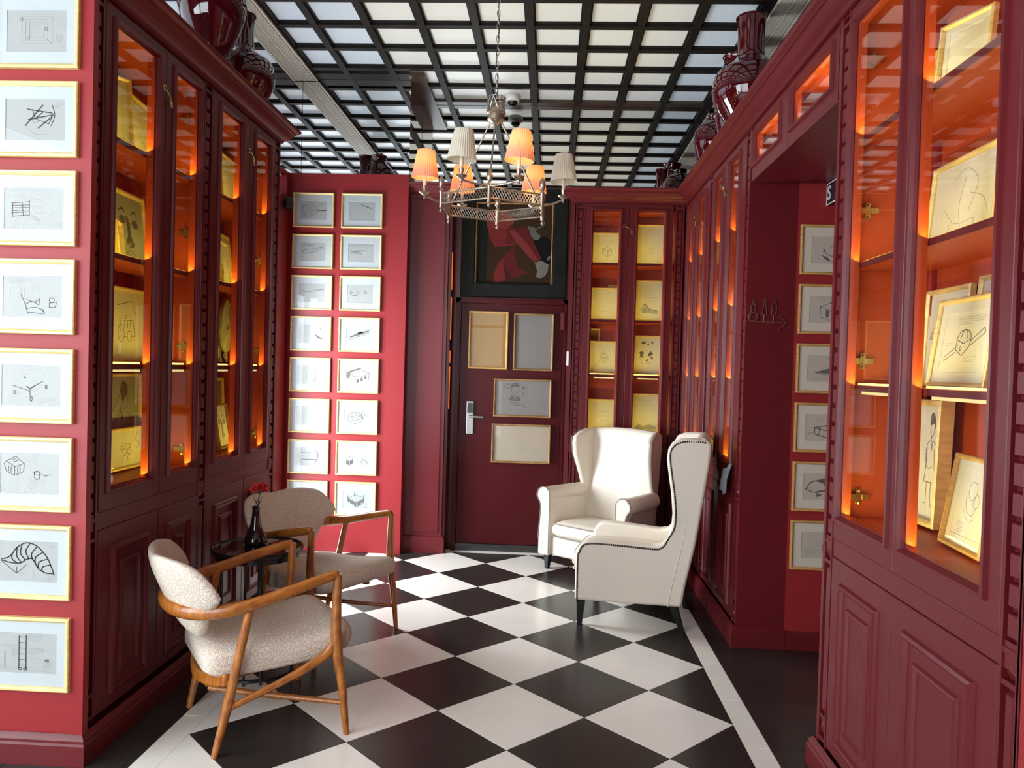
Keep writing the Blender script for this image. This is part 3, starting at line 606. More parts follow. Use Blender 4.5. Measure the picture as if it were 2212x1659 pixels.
# -- eight on the wall facing the windows (single column)
zs = [2.532, 2.214, 1.894, 1.575, 1.251, 0.929, 0.607, 0.269]
S8 = [('faint square maze of nested lines', 'c- .25,.2 .75,.2 .75,.85 .25,.85; c- .31,.27 .68,.27 .68,.78 .31,.78; c- .38,.35 .62,.35 .62,.7 .38,.7; e- .24,.78 .025,.035; e- .66,.55 .025,.035; e- .36,.33 .025,.035; l- .78,.9 .78,.25; t .82 .4 .12 5; l- .62,.35 .75,.2'),
      ('strutted lattice dome of crossed beams', 'l+ .33,.35 .62,.85; l+ .38,.5 .8,.62; l+ .36,.75 .78,.66; l+ .55,.3 .78,.58; l .45,.72 .5,.52 .62,.68 .5,.52 .72,.4 .78,.58; s .78,.85 .82,.6 .76,.35; s- .35,.3 .5,.15 .7,.15; t .82 .88 .13 3; l- .15,.75 .2,.77; e- .5,.5 .05,.08'),
      ('stacked log raft with ropes', 'l .12,.62 .42,.66; l .12,.56 .42,.58; l .12,.5 .42,.52; l .12,.44 .42,.46; l .12,.38 .42,.42; l .12,.3 .42,.34; l .14,.62 .14,.3; l .3,.62 .32,.32; l .42,.7 .42,.3; s- .42,.38 .55,.25 .6,.2; s- .42,.35 .6,.12; t .55 .42 .3 2; t .5 .55 .2 1; l- .1,.95 .6,.98; s- .1,.8 .5,.72 .62,.7'),
      ('cluttered workshop bench and script', 't .08 .92 .35 4; c- .12,.45 .3,.45 .3,.7 .12,.7; c- .36,.45 .62,.45 .62,.7 .36,.7; l .3,.55 .38,.3 .42,.08; s .38,.32 .5,.38 .6,.3; s .38,.2 .55,.24 .66,.18; s .42,.12 .55,.1 .68,.08; l .4,.42 .52,.36 .62,.44 .6,.3; l .78,.35 .9,.38 .88,.25 .78,.25 .78,.35; e .82,.42 .04,.06; t .75 .5 .2 2; l+ .66,.2 .7,.1'),
      ('folded V-shaped gutter with lettered points', 'l .18,.5 .45,.38 .48,.32; l+ .42,.48 .48,.42 .56,.5; l .48,.42 .48,.25; l .5,.45 .7,.62; l- .55,.38 .72,.55; l .56,.5 .6,.54; e .22,.33 .018,.045; e .5,.18 .02,.055; l .36,.74 .4,.68 .37,.7; e .75,.48 .015,.05; l- .15,.4 .45,.2; l- .5,.2 .75,.42; t .66 .2 .26 3; t .15 .1 .25 1; t .6 .1 .2 1; l- .45,.1 .52,.04'),
      ('little slat-roofed house', 'c .1,.8 .25,.92 .4,.75 .24,.66; l .1,.8 .06,.74 .1,.55 .24,.45 .39,.55 .4,.75; l .24,.66 .24,.45; l .14,.68 .14,.55; l .18,.66 .18,.52; l .29,.66 .29,.5; l .33,.69 .33,.53; l .17,.82 .26,.86; l .2,.77 .3,.82; t .42 .86 .2 3; e .62,.52 .05,.05; c .57,.55 .67,.55 .66,.4 .62,.36 .58,.4; t .78 .58 .15 1; t .48 .38 .3 4; t .46 .18 .14 3; s .7,.5 .76,.46 .85,.5'),
      ('segmented arching worm between two boxes', 's+ .04,.55 .14,.58 .22,.68 .3,.84 .45,.96 .6,.92 .72,.78 .82,.6 .88,.4 .93,.22; s+ .04,.52 .2,.46 .36,.46 .46,.55 .55,.58 .6,.5 .66,.35 .78,.24 .93,.22; s+ .22,.68 .22,.55 .3,.46; s+ .3,.84 .3,.62 .38,.47; s+ .38,.9 .36,.7 .44,.54; s+ .52,.95 .45,.76 .5,.57; s+ .64,.88 .55,.7 .56,.57; s+ .74,.74 .62,.62 .61,.46; s+ .82,.58 .68,.5 .66,.35; s+ .87,.44 .74,.38 .73,.27; l .04,.5 .3,.2 .46,.42; l .3,.2 .3,.36 ; l- .58,.3 .58,.12 .84,.02 .94,.2; l- .84,.02 .84,.16; t .36 .2 .1 2; t .86 .9 .1 2'),
      ('tall jointed tower', 'l+ .36,.93 .36,.12; l+ .48,.95 .48,.12; l .36,.9 .48,.9; l .36,.76 .48,.76; l .36,.62 .48,.62; l .36,.48 .48,.48; l .36,.34 .48,.34; l .36,.2 .48,.2; e .38,.11 .03,.03; e .47,.11 .03,.03; t .5 .94 .25 4; t .52 .62 .25 4; t .24 .62 .09 7; f .78,.36 .86,.38 .88,.3 .82,.3; t .78 .28 .15 4; l .12,.55 .12,.15; l- .06,.12 .9,.06; t .1 .7 .2 2; t .56 .38 .16 1')]
for i, (nm, sp) in enumerate(S8):
    extra = ', topmost in the single column' if i == 0 else (', lowest in the single column' if i == 7 else ' in the single column')
    picture('gold-framed sketch of a '+nm+extra, 'gold-framed sketches on the bright end wall', FW, FH, (-1.7575, -0.902, zs[i]), spec=sp, fw=0.017)
# -- sixteen on the panel wall, two columns of eight
S16 = [('racket-shaped loop with an inner ring of teeth', 's .98,.52 .7,.52 .45,.78 .25,.82 .05,.6 .05,.4 .25,.18 .45,.24 .7,.46 .98,.48; e- .32,.5 .2,.2; e- .32,.5 .13,.13; l .5,.5 .98,.5; l- .14,.5 .5,.5; l- .32,.7 .32,.3; t .68 .85 .28 3'),
       ('bare stick over a faint blank shape', 'l+ .46,.84 .78,.66; l .7,.72 .86,.62; s- .46,.8 .2,.62 .14,.2; l- .36,.4 .34,.06; t .12 .92 .6 1; t .65 .4 .2 4; t .84 .86 .1 2'),
       ('long canoe blade below a small loop', 's .1,.5 .2,.58 .5,.64 .86,.74 .7,.58 .42,.44 .2,.42 .1,.5; s .14,.84 .24,.9 .36,.84 .55,.86; s .14,.84 .24,.78 .36,.84; s- .3,.25 .6,.2 .9,.12; t .82 .45 .12 2; l .84,.74 .78,.68'),
       ('layered wedge with two dark upright figures', 't .08 .94 .85 4; l .1,.44 .5,.56 .62,.6; l .1,.5 .4,.56; l- .1,.58 .6,.6; f .63,.32 .66,.32 .67,.48 .65,.54 .63,.5; f .78,.4 .82,.42 .82,.6 .79,.62; s .3,.36 .42,.44 .52,.38; l- .75,.32 .92,.33; f .22,.34 .4,.42 .46,.36 .3,.28'),
       ('long slender ship hull above ripples', 's .1,.66 .2,.55 .45,.56 .7,.64 .96,.68; l- .2,.68 .96,.68; l- .3,.68 .3,.82; l- .54,.68 .54,.84; l- .06,.3 .9,.34; s .12,.14 .16,.2 .22,.14; s .4,.12 .46,.18 .54,.12; t .7 .88 .2 2; l- .9,.6 .9,.3'),
       ('round woven crown beside a tiny dot', 's .1,.6 .12,.48 .2,.42 .32,.4 .42,.46 .44,.58; s .12,.6 .28,.52 .42,.6; e- .26,.68 .14,.17; e- .26,.7 .09,.1; l .14,.48 .16,.4; l .2,.44 .22,.36; l .28,.42 .29,.35; l .36,.44 .38,.37; e .7,.57 .04,.06; t .28 .22 .2 3'),
       ('slanting pennant beside a little sail rig', 'f .68,.45 .95,.24 .8,.26; l .55,.62 .68,.45 .95,.24 .8,.26 .55,.62; e- .45,.56 .1,.09; l- .46,.78 .46,.4; c- .52,.72 .74,.72 .72,.9 .55,.9; f .85,.7 .87,.7 .87,.84 .85,.82; t .1 .5 .3 2'),
       ('dark diagonal hull with a domed cabin', 'f .15,.4 .4,.58 .9,.78 .86,.7 .5,.5 .2,.36; f .4,.56 .5,.68 .6,.68 .66,.6; l .1,.36 .5,.5 .88,.66; l .12,.22 .5,.42 .88,.6; l .14,.4 .16,.24; l .48,.5 .5,.4; t .1 .14 .7 3; t .06 .66 .15 2'),
       ('grey shaded trapezoid chest', 'f .36,.34 .72,.18 .7,.72 .38,.64; l .36,.34 .72,.18 .7,.72 .38,.64 .36,.34; t .06 .92 .85 1; t .66 .1 .2 2'),
       ('barn with three arched windows under a dark roof ridge', 'f .04,.45 .04,.72 .6,.96 .6,.9 .2,.7 .1,.34; c .2,.66 .62,.86 .92,.66 .58,.44 .3,.5; l .2,.66 .12,.3; l .92,.66 .9,.3; l .3,.5 .5,.1; f .44,.16 .44,.3 .5,.36 .53,.3 .53,.16; f .58,.24 .58,.38 .64,.44 .68,.38 .68,.24; f .73,.34 .73,.48 .78,.52 .82,.46 .82,.34; e .17,.46 .04,.08; t .06 .14 .14 2'),
       ('faint pile of rippling folds', 's- .1,.7 .3,.85 .5,.7 .6,.82; s- .12,.55 .3,.68 .5,.55 .66,.62; s- .08,.4 .25,.52 .45,.4 .64,.48; s- .1,.25 .3,.38 .55,.25 .66,.36; l- .3,.9 .28,.2; t .72 .6 .2 1; e- .8,.34 .1,.1'),
       ('oval basin like a wristwatch with studs', 'e .42,.46 .3,.3; e .44,.52 .22,.2; e- .42,.36 .34,.3 180 360; e .72,.62 .05,.22; l .8,.66 .86,.5; l .34,.56 .44,.46; e .3,.5 .03,.03; e .44,.62 .03,.03; e .56,.56 .03,.03; e .5,.42 .03,.03; s- .1,.9 .3,.84 .6,.95; t .08 .2 .25 3; t .7 .2 .25 3'),
       ('barrel outline crossed by two level bars', 's+ .22,.85 .14,.65 .14,.4 .24,.16; s+ .8,.85 .88,.65 .86,.4 .76,.14; l+ .18,.7 .85,.7; l+ .18,.34 .85,.34; s- .3,.55 .5,.58 .7,.52; t .78 .1 .15 2'),
       ('little barred hut beside an open box', 'f .12,.2 .22,.1 .22,.3 .13,.38; f .25,.12 .36,.22 .36,.4 .25,.32; c .12,.4 .24,.58 .36,.42 .24,.32; l .12,.4 .12,.18 .23,.08 .36,.2 .36,.42; t .1 .85 .3 4; c .66,.3 .8,.16 .94,.26 .8,.42; l .7,.5 .85,.36; l- .66,.3 .7,.5 .9,.56 .94,.26; t .76 .85 .18 3; t .48 .26 .12 3'),
       ('plain scene mostly hidden by the wooden chair', 't .1 .92 .6 1; c .2,.2 .8,.2 .8,.8 .2,.8; t .25 .6 .4 3'),
       ('square fort with four corner poles', 'c .2,.56 .52,.72 .84,.56 .54,.3; f .2,.54 .54,.28 .54,.04 .46,.12 .44,.2 .34,.2 .28,.34 .22,.3; f .56,.3 .83,.54 .83,.34 .72,.3 .7,.2 .58,.1; l .2,.56 .2,.36; l .84,.56 .84,.36 .56,.02; l+ .2,.68 .2,.54; l+ .46,.84 .46,.68; l+ .82,.72 .82,.6; l+ .56,.44 .56,.3; l- .54,.3 .52,.72; l- .3,.62 .72,.46; l- .3,.48 .72,.64')]
for i, (nm, sp) in enumerate(S16):
    r, c = divmod(i, 2); z = 2.571-0.3255*r
    lab = 'gold-framed sketch of a '+nm
    picture(lab, 'gold-framed sketches in two columns by the pilaster', 0.328, 0.272, (-1.771 if c == 0 else -1.383, 2.408, z), spec=sp, fw=0.014, mount=(0.0605, 0.0625), fillm='wash' if 'grey' in nm or 'layered' in nm else 'charcoal')
# -- six in the passage
S6 = [('curved horned boat', 's .3,.55 .4,.35 .6,.25 .9,.3; s+ .28,.3 .4,.14 .6,.08 .95,.1; s .3,.42 .34,.5 .36,.38; f .3,.26 .42,.12 .48,.12 .4,.26; l .5,.6 .62,.8; t .05 .66 .14 4; s .5,.3 .66,.36 .8,.24'),
      ('glass box held by a hand', 'c .28,.6 .55,.75 .92,.6 .92,.25 .6,.05 .28,.22; l .28,.6 .6,.44 .92,.6; l .6,.44 .6,.05; f .42,.2 .5,.2 .52,.45 .42,.5; s .5,.72 .66,.84 .9,.82; t .2 .94 .4 2; l- .05,.4 .28,.35'),
      ('shaded triangular wing', 'f .2,.35 .6,.52 .85,.42 .95,.1 .6,.3; l .2,.35 .6,.52 .85,.72 .8,.5 .96,.3; l .2,.35 .95,.1; t .06 .66 .2 3; t .1 .14 .4 3; s .5,.9 .6,.86 .7,.9'),
      ('cross-braced cube crate', 'c+ .24,.5 .6,.6 .95,.42 .64,.1 .24,.26; l+ .24,.5 .62,.36 .95,.46; l+ .62,.36 .64,.1; l .36,.48 .36,.22; l .48,.42 .48,.16; l .5,.56 .78,.4; l .04,.25 .24,.34; l .6,.6 .6,.8; t .24 .84 .4 3; t .06 .62 .12 1'),
      ('dark open trough like a shoe', 'f .3,.72 .55,.82 .98,.9 .98,.7 .6,.62 .45,.66; s+ .06,.4 .2,.66 .4,.7 .6,.55 .62,.38 .3,.28 .06,.4; l+ .3,.28 .98,.56; s .3,.72 .2,.64; f .34,.26 .5,.2 .36,.1; s- .1,.44 .3,.5 .56,.46; s- .14,.36 .3,.4 .5,.36; f .5,.58 .98,.7 .98,.6 .62,.5'),
      ('small upright booth beside words', 'c+ .56,.3 .7,.34 .7,.58 .56,.54; f .58,.34 .66,.36 .66,.5 .58,.5; l- .7,.58 .85,.7 .98,.66; l- .7,.34 .98,.2; t .24 .66 .28 2; t .36 .5 .16 2; t .1 .3 .3 4')]
for i, (nm, sp) in enumerate(S6):
    picture('brown-gilt framed sketch of a '+nm+' in the passage', 'brown-framed sketches stacked in the passage', 0.328, 0.270, (1.466+0.164, 0.640, 2.052-0.3215*i), frame='oak', spec=sp, fw=0.015, mount=(0.0605, 0.0625), paper='warm_paper', mountm='mount_warm_light')
# -- four on the door
M['dim_paper'] = mat('toned_grey_paper', (0.21, 0.19, 0.17), 0.6, noise=3, amount=0.08); M['tan_paper'] = mat('toned_tan_paper', (0.40, 0.33, 0.25), 0.6, noise=3, amount=0.06)
picture('blank amber sheet in a dull gold frame near the door lock', 'framed sheets on the dark red door', 0.320, 0.468, (-0.375, 2.625, 1.49), frame='oak', paper='amber_paper', mount=None, fw=0.018, spec='')
picture('upright grey sheet with a faint mast drawing high on the door', 'framed sheets on the dark red door', 0.322, 0.462, (-0.008, 2.625, 1.485), frame='brown_frame', paper='dim_paper', mount=None, fw=0.016, spec='l- .5,.2 .52,.75; l- .36,.5 .62,.54; e- .3,.7 .14,.08; e- .52,.24 .06,.06; l- .4,.46 .6,.42; t .2 .8 .3 2')
picture('wide sketch of a woman with topknot and folded arms on the door', 'framed sheets on the dark red door', 0.468, 0.310, (-0.085, 2.625, 1.105), frame='brown_frame', paper='dim_paper', mount=None, fw=0.016,
    spec='f .28,.8 .3,.92 .34,.93 .36,.97 .39,.93 .43,.9 .43,.78 .4,.84 .32,.82; s .3,.82 .3,.68 .35,.6 .42,.68 .43,.8; l .34,.6 .34,.54; f .25,.46 .3,.58 .36,.5 .42,.58 .46,.48 .44,.42 .28,.42; l .28,.42 .46,.42; s .26,.34 .4,.36 .54,.3; s .28,.26 .42,.3 .56,.24; e .22,.84 .06,.06; f .49,.78 .5,.84 .54,.82 .53,.74; s .48,.7 .52,.62 .5,.56; e- .66,.8 .05,.07; e- .66,.66 .05,.08; e- .6,.54 .03,.06; l- .1,.84 .2,.88')
picture('cream sheet nearly blank lowest on the door, mirroring the floor', 'framed sheets on the dark red door', 0.478, 0.318, (-0.088, 2.625, 0.730), frame='brown_frame', paper='tan_paper', mount=None, fw=0.016, spec='t .35 .4 .3 3; e- .5,.45 .06,.12')
# -- painting above the door
t = thing('painting', 'large dark painting of a bowing red-coated figure above the door', 'painting', (-0.188, 2.66, 2.075))
Wp, Hp = 0.86, 0.885
G().ring(-Wp/2, Wp/2, 0, Hp, [(0, 0), (0, -0.03), (0.006, -0.034), (0.105, -0.034), (0.118, -0.026), (0.122, -0.014), (0.122, 0)]).build('frame', M['black_paint'], t)
G().ring(-Wp/2+0.116, Wp/2-0.116, 0.116-0.03, Hp-0.116, [(0, -0.028), (0.004, -0.033), (0.010, -0.030), (0.012, -0.016)], False).build('gilt_slip', M['brown_frame'], t)
cw, ch = Wp-0.24, Hp-0.20
canvas = G().box(-cw/2, cw/2, -0.012, -0.004, 0.09, 0.09+ch).build('canvas', flat('paint_umber', (0.040, 0.020, 0.008)), t)
def poly(name, c, zpts, dy):
    pts = [((940+x*.1688-1028)/162, (622-400-y*.1688)/205) for x, y in zpts]
    pts = [((u-0.5)*cw, 0.09+max(0, min(1, v))*ch) for u, v in pts]
    pts = [(max(-cw/2, min(cw/2, x)), z) for x, z in pts]
    key = 'paint_%02d%02d%02d' % tuple(int(q*99) for q in c)
    m = M.get(key) or flat(key, c)
    g = G(); g.add([(x, -0.0125-dy, z) for x, z in pts], [tuple(range(len(pts)))]); o2 = g.build(name, m, canvas); return o2
R1, R2, R3 = (0.17, 0.022, 0.020), (0.11, 0.014, 0.014), (0.20, 0.032, 0.028)
bk, gy, gd = (0.006, 0.006, 0.006), (0.20, 0.185, 0.15), (0.12, 0.115, 0.095)
poly('painted_shutter', (0.012, 0.014, 0.010), [(560, 0), (668, 0), (655, 1300), (530, 1300)], 0)
poly('painted_hat', bk, [(900, 260), (980, 200), (1120, 185), (1200, 240), (1160, 300), (960, 300)], 0.0002)
poly('painted_shadow', bk, [(1240, 640), (1290, 600), (1380, 585), (1450, 630), (1475, 720), (1480, 930), (1440, 990), (1340, 920)], 0.0002)
poly('painted_skirt', R2, [(1005, 735), (1010, 880), (1060, 1030), (1185, 1108), (992, 1192), (900, 1040), (872, 900), (900, 830)], 0.0003)
poly('painted_skirt', R1, [(868, 890), (872, 1010), (905, 1225), (740, 1292), (760, 1120), (800, 990)], 0.0004)
poly('painted_skirt', (0.06, 0.012, 0.010), [(872, 1000), (992, 1192), (905, 1228)], 0.0005)
poly('painted_coat', R2, [(880, 470), (1000, 455), (1060, 560), (1030, 715), (890, 705)], 0.0003)
poly('painted_coat', R1, [(648, 400), (880, 460), (905, 560), (885, 690), (1022, 716), (880, 735), (760, 748), (690, 620)], 0.0004)
poly('painted_hood', R3, [(645, 300), (655, 225), (700, 205), (800, 215), (900, 260), (990, 300), (990, 400), (900, 480), (650, 470)], 0.0005)
poly('painted_sleeve', R2, [(1040, 470), (1150, 455), (1210, 580), (1345, 900), (1300, 935), (1060, 560)], 0.0006)
poly('painted_sleeve', R3, [(930, 510), (1000, 500), (1060, 560), (1180, 720), (1310, 925), (1265, 962), (1180, 870), (1030, 680)], 0.0007)
poly('painted_collar', gy, [(925, 280), (990, 235), (1010, 255), (1100, 195), (1190, 205), (1225, 245), (1140, 300), (1000, 305)], 0.0008)
poly('painted_scarf', gd, [(1160, 430), (1280, 470), (1350, 420), (1370, 360), (1385, 400), (1350, 450), (1280, 480), (1270, 520), (1335, 580), (1305, 635), (1245, 635), (1200, 560)], 0.0008)
poly('painted_hand', gy, [(1345, 930), (1440, 990), (1430, 1090), (1400, 1150), (1340, 1188), (1285, 1165), (1300, 1080), (1265, 965)], 0.0009)
for a in ((1330, 1010, 1290, 1150), (1365, 1020, 1325, 1170), (1395, 1020, 1365, 1175)): poly('painted_finger', gd, [(a[0], a[1]), (a[0]+8, a[1]), (a[2]+8, a[3]), (a[2], a[3])], 0.0010)
poly('painted_cuff', gd, [(1410, 910), (1440, 860), (1465, 860), (1465, 900), (1430, 930)], 0.0009)
# -- pictures inside the cabinets (all lean on the back)
Lc = lambda yc, z, off=0.0: (-1.895+off, yc, z)
FACE = 'f .24,.6 .3,.68 .4,.68 .44,.62 .4,.57 .3,.56; f .62,.6 .68,.67 .8,.66 .84,.58 .78,.53 .68,.54; f .52,.66 .58,.6 .58,.4 .66,.28 .62,.22 .54,.24 .52,.34; s .22,.72 .34,.78 .46,.72; s .6,.72 .72,.78 .84,.7; e .33,.62 .09,.05; e .73,.6 .1,.055; f .3,.6 .36,.6 .36,.65 .3,.65; f .7,.57 .77,.57 .77,.63 .7,.63; f .44,.7 .52,.68 .56,.3 .46,.26 .42,.3 .48,.4; s+ .5,.7 .5,.4 .42,.28 .54,.22 .64,.28; s .38,.12 .52,.16 .68,.11; s .4,.1 .54,.05 .66,.1; l- .3,.9 .8,.86; f .2,.74 .36,.82 .46,.74 .34,.77; f .6,.74 .74,.82 .86,.72 .74,.77'
G5 = 'framed works in the cabinet behind the wooden chairs'
def LP(lab, y0, y1, z0, h, off=0.0, rz=0, lean=-0.10, **k): return picture(lab, G5, y1-y0, h, (-1.894+0.05+off+h*abs(lean), (y0+y1)/2, z0), R90+rz, lean, mountm='cream_paper', **k)
LP('narrow gilt frame standing edge-on on the top shelf above the portrait', -0.345, -0.255, 2.377, 0.36, 0.03, -0.45, mount=(0.043, 0.043), paper='cream_paper', spec='')
LP('tilted pale drawing in a gilt frame on the top shelf by the brass hinge', -0.235, -0.02, 2.377, 0.315, 0.02, 0.12, mount=(0.033, 0.033), paper='cream_paper', spec='s- .2,.6 .5,.5 .8,.64; s- .3,.5 .6,.35 .8,.4; t .3 .2 .4 2')
LP('charcoal close-up of a long-nosed face in a gilt frame on the second shelf', -0.345, -0.02, 1.92, 0.335, 0.0, 0.05, -0.12, mount=None, paper='paper', fw=0.02, spec=FACE, fillm='charcoal', roll=0.0)
LP('small plain gilt frame tucked behind the charcoal face', -0.10, 0.02, 1.92, 0.29, -0.04, mount=None, paper='cream_paper')
LP('gilt frame corner leaning in front of the charcoal face', -0.47, -0.36, 1.92, 0.16, 0.10, 0.30, mount=(0.033, 0.033), paper='cream_paper')
LP('line drawing of a tractor before a gabled shed on the third shelf', -0.34, 0.0, 1.475, 0.345, 0.0, 0, -0.06, mount=None, paper='cream_paper', spec='l .3,.78 .68,.86 .8,.66; l .34,.55 .7,.58 .72,.36; l .34,.6 .34,.4; e .36,.38 .08,.13; e .58,.34 .06,.08; l .46,.55 .46,.45; l .54,.56 .54,.46; l .62,.57 .62,.47; l .42,.34 .52,.33; s- .74,.36 .9,.42; s- .74,.3 .92,.3; e .5,.62 .02,.03; l .64,.35 .72,.34')
LP('ink drawing of a seated dark-haired reader behind the yellow-lit sheet', -0.35, -0.01, 0.995, 0.432, -0.01, 0, -0.03, mount=None, paper='paper', spec='f .5,.84 .54,.93 .62,.95 .7,.9 .72,.8 .64,.76 .6,.7 .54,.74; s .56,.74 .6,.62 .68,.66 .72,.78; s .56,.68 .44,.58 .36,.5 .34,.3; s .68,.6 .78,.5 .76,.36 .6,.3; l+ .5,.64 .54,.5 .58,.6; l+ .3,.5 .24,.3; s .24,.55 .4,.7 .5,.8; s .2,.42 .4,.5 .5,.58; s .4,.3 .6,.34; s .36,.28 .42,.05; s .7,.3 .8,.1; s- .2,.7 .34,.62')
LP('brightly lit sheet with a huddle of scribbled figures on the cabinet floor', -0.36, -0.015, 0.99, 0.19, 0.03, 0, -0.10, mount=None, paper='cream_paper', spec='e .36,.55 .03,.05; e .46,.58 .03,.05; e .55,.56 .03,.05; s .3,.5 .36,.44 .42,.5 .48,.44 .56,.5; s .34,.4 .4,.3 .46,.4 .52,.3 .6,.42; l .78,.9 .7,.7 .82,.6 .76,.44; s .66,.5 .74,.46; l .36,.3 .34,.16; l .46,.3 .48,.14')
LP('tall gilt-framed pale drawing on the top shelf beyond the cabinet pilaster', 0.72, 0.96, 2.377, 0.325, 0.02, 0.08, mount=(0.033, 0.033), paper='cream_paper', spec='s- .3,.6 .6,.66 .8,.5; s- .3,.4 .6,.3')
LP('pale gilt-framed sheet with a dark corner patch above the stone disc', 0.76, 0.965, 1.92, 0.325, 0.0, 0.1, -0.14, mount=None, paper='cream_paper', spec='f .6,.1 .85,.1 .85,.32 .62,.34; l- .1,.8 .9,.82', fillm='wash')
LP('gilt-framed silhouette drawing in front of the pale sheet above the disc', 0.62, 0.82, 1.92, 0.26, 0.06, 0.15, -0.14, mount=(0.028, 0.028), paper='cream_paper', spec='f .1,.2 .3,.5 .4,.3 .3,.15')
LP('gilt frame half hidden behind the mottled stone disc', 0.84, 0.968, 1.475, 0.27, -0.03, mount=(0.025, 0.025), paper='paper')
LP('tall brown portrait in a gilt frame behind the small face drawing', 0.66, 0.965, 0.995, 0.40, -0.02, 0.05, -0.05, mount=None, paper='amber_paper', spec='s .4,.7 .5,.64 .6,.7; s .34,.74 .42,.78 .5,.72; s .58,.74 .68,.78 .76,.72; s .46,.5 .5,.44 .56,.5; f .5,.5 .56,.5 .56,.58 .5,.6; s .42,.36 .52,.4 .62,.36', fillm='charcoal')
LP('small charcoal face in a brown frame on the cabinet floor beside the hinges', 0.62, 0.84, 0.99, 0.26, 0.06, 0.10, -0.16, frame='brown_frame', mount=None, paper='cream_paper', spec=FACE, fillm='wash')
# mottled disc on a stand
t = thing('stone_disc', 'mottled ancient stone disc with a centre hole on a dark stand', 'disc', (-1.775, 0.80, 1.475), R90+0.20)
g = G(); rr = 0.155; secs = []
for a, y in ((0.022, -0.011), (rr*0.97, -0.011), (rr, 0.0), (rr*0.97, 0.011), (0.022, 0.011)): secs.append([(a*math.cos(2*PI*k/36), y, 0.225+a*math.sin(2*PI*k/36)) for k in range(36)])
g.loft(secs+[secs[0]], cap=False).build('disc', M['stone_disc'], t, smooth=40)
g = G(); g.box(-0.05, 0.05, -0.03, 0.03, 0, 0.012); g.tube([(0, 0.0, 0.01), (0, 0.016, 0.05), (0, 0.016, 0.1)], 0.005); g.tube([(-0.02, 0.012, 0.075), (0, 0.012, 0.062), (0.02, 0.012, 0.075)], 0.004); g.build('stand', M['black_metal'], t)
# near passage-side cabinet
G7 = 'framed works in the cabinet nearest the viewer'
def RP(lab, y0, y1, z0, h, off=0.0, rz=0, lean=-0.10, **k): return picture(lab, G7, abs(y1-y0), h, (1.514-off-h*abs(lean), (y0+y1)/2, z0), -R90+rz, lean, mountm='cream_paper', **k)
RP('gilt-framed flurry of dark strokes on the top shelf of the near cabinet', -0.75, -1.03, 2.377, 0.30, 0.02, mount=None, paper='cream_paper', spec='f .14,.5 .18,.5 .26,.7 .22,.66; f .34,.62 .38,.62 .46,.78 .42,.76; f .02,.36 .06,.36 .1,.5 .06,.5; s- .1,.3 .4,.5 .5,.6; s- .2,.2 .5,.3 .6,.5; s- .3,.1 .5,.2 .7,.34; l .3,.4 .34,.2; l .42,.5 .46,.26')
RP('broad gilt frame leaning face-out at the end of the near top shelf', -1.00, -1.20, 2.377, 0.28, 0.08, 0.35, mount=(0.033, 0.033), paper='cream_paper')
RP('large gilt-framed faint study of horse and lamp shapes on the second shelf', -0.795, -1.215, 1.92, 0.325, 0.02, 0, -0.09, mount=None, paper='cream_paper', spec='s- .3,.8 .5,.9 .7,.7 .6,.4; s- .2,.5 .4,.3 .7,.3; s- .5,.8 .44,.5 .5,.2; s- .6,.6 .8,.5 .9,.3; l- .3,.3 .34,.1; l- .7,.3 .68,.1')
RP('slim gilt frame peeping out behind the large faint study', -0.735, -0.86, 1.92, 0.24, 0.0, mount=(0.028, 0.028), paper='cream_paper')
RP('gilt-framed wash of hills and boats on water on the third shelf', -0.735, -1.03, 1.475, 0.345, 0.0, 0, -0.05, mount=(0.025, 0.025), paper='cream_paper', spec='s .02,.5 .14,.62 .26,.54 .4,.66 .5,.58 .66,.72 .8,.56 .98,.64; f .02,.48 .14,.6 .26,.52 .4,.64 .5,.56 .66,.7 .8,.54 .98,.6 .98,.48; l- .02,.46 .98,.46; l .2,.4 .2,.5; s .14,.36 .22,.34 .3,.38; s .44,.3 .54,.28; s- .1,.2 .5,.18 .9,.22; s- .1,.12 .6,.1; t .15 .92 .5 1', fillm='wash')
RP('gilt-framed drawing of a domed vessel with a long sloping barrel', -0.955, -1.305, 1.475, 0.290, 0.06, 0, -0.14, mount=(0.048, 0.048), paper='cream_paper', spec='t .3 .92 .6 4; e .5,.55 .16,.16 0 180; l .34,.55 .34,.38 .5,.28 .64,.42 .66,.55; l .34,.55 .5,.48 .66,.55; l .12,.28 .34,.42; l .1,.2 .34,.34; l .1,.28 .1,.2; l .66,.52 .92,.72; l .66,.44 .95,.64; l .92,.72 .95,.64; s .42,.56 .46,.68 .5,.71; s .58,.56 .56,.66 .5,.71; e .45,.4 .02,.03; t .55 .26 .3 3; t .1 .5 .16 2')
RP('small gilt frame behind the domed vessel drawing', -1.08, -1.22, 1.475, 0.36, 0.0, mount=(0.028, 0.028), paper='cream_paper')
RP('tall oak-framed drawing of a standing girl in a knee-length dress', -0.735, -0.99, 0.995, 0.435, 0.04, 0.06, -0.03, frame='gold', fw=0.022, mount=None, paper='cream_paper', thick=0.05, spec='f .5,.84 .52,.92 .6,.94 .66,.88 .66,.78 .62,.84 .54,.82; s .52,.84 .54,.74 .58,.72 .63,.76 .64,.84; l .56,.72 .56,.69; s .56,.69 .46,.65 .44,.54 .46,.46; s .6,.69 .7,.65 .74,.54 .7,.46; s .46,.62 .46,.5 .42,.32; s .66,.62 .68,.5 .72,.32; l .42,.32 .72,.32; l .56,.69 .58,.6 .61,.69; s .46,.46 .54,.44 .62,.46; l .5,.32 .5,.14 .44,.12; l .62,.32 .62,.14 .68,.1; t .4 .6 .06 3')
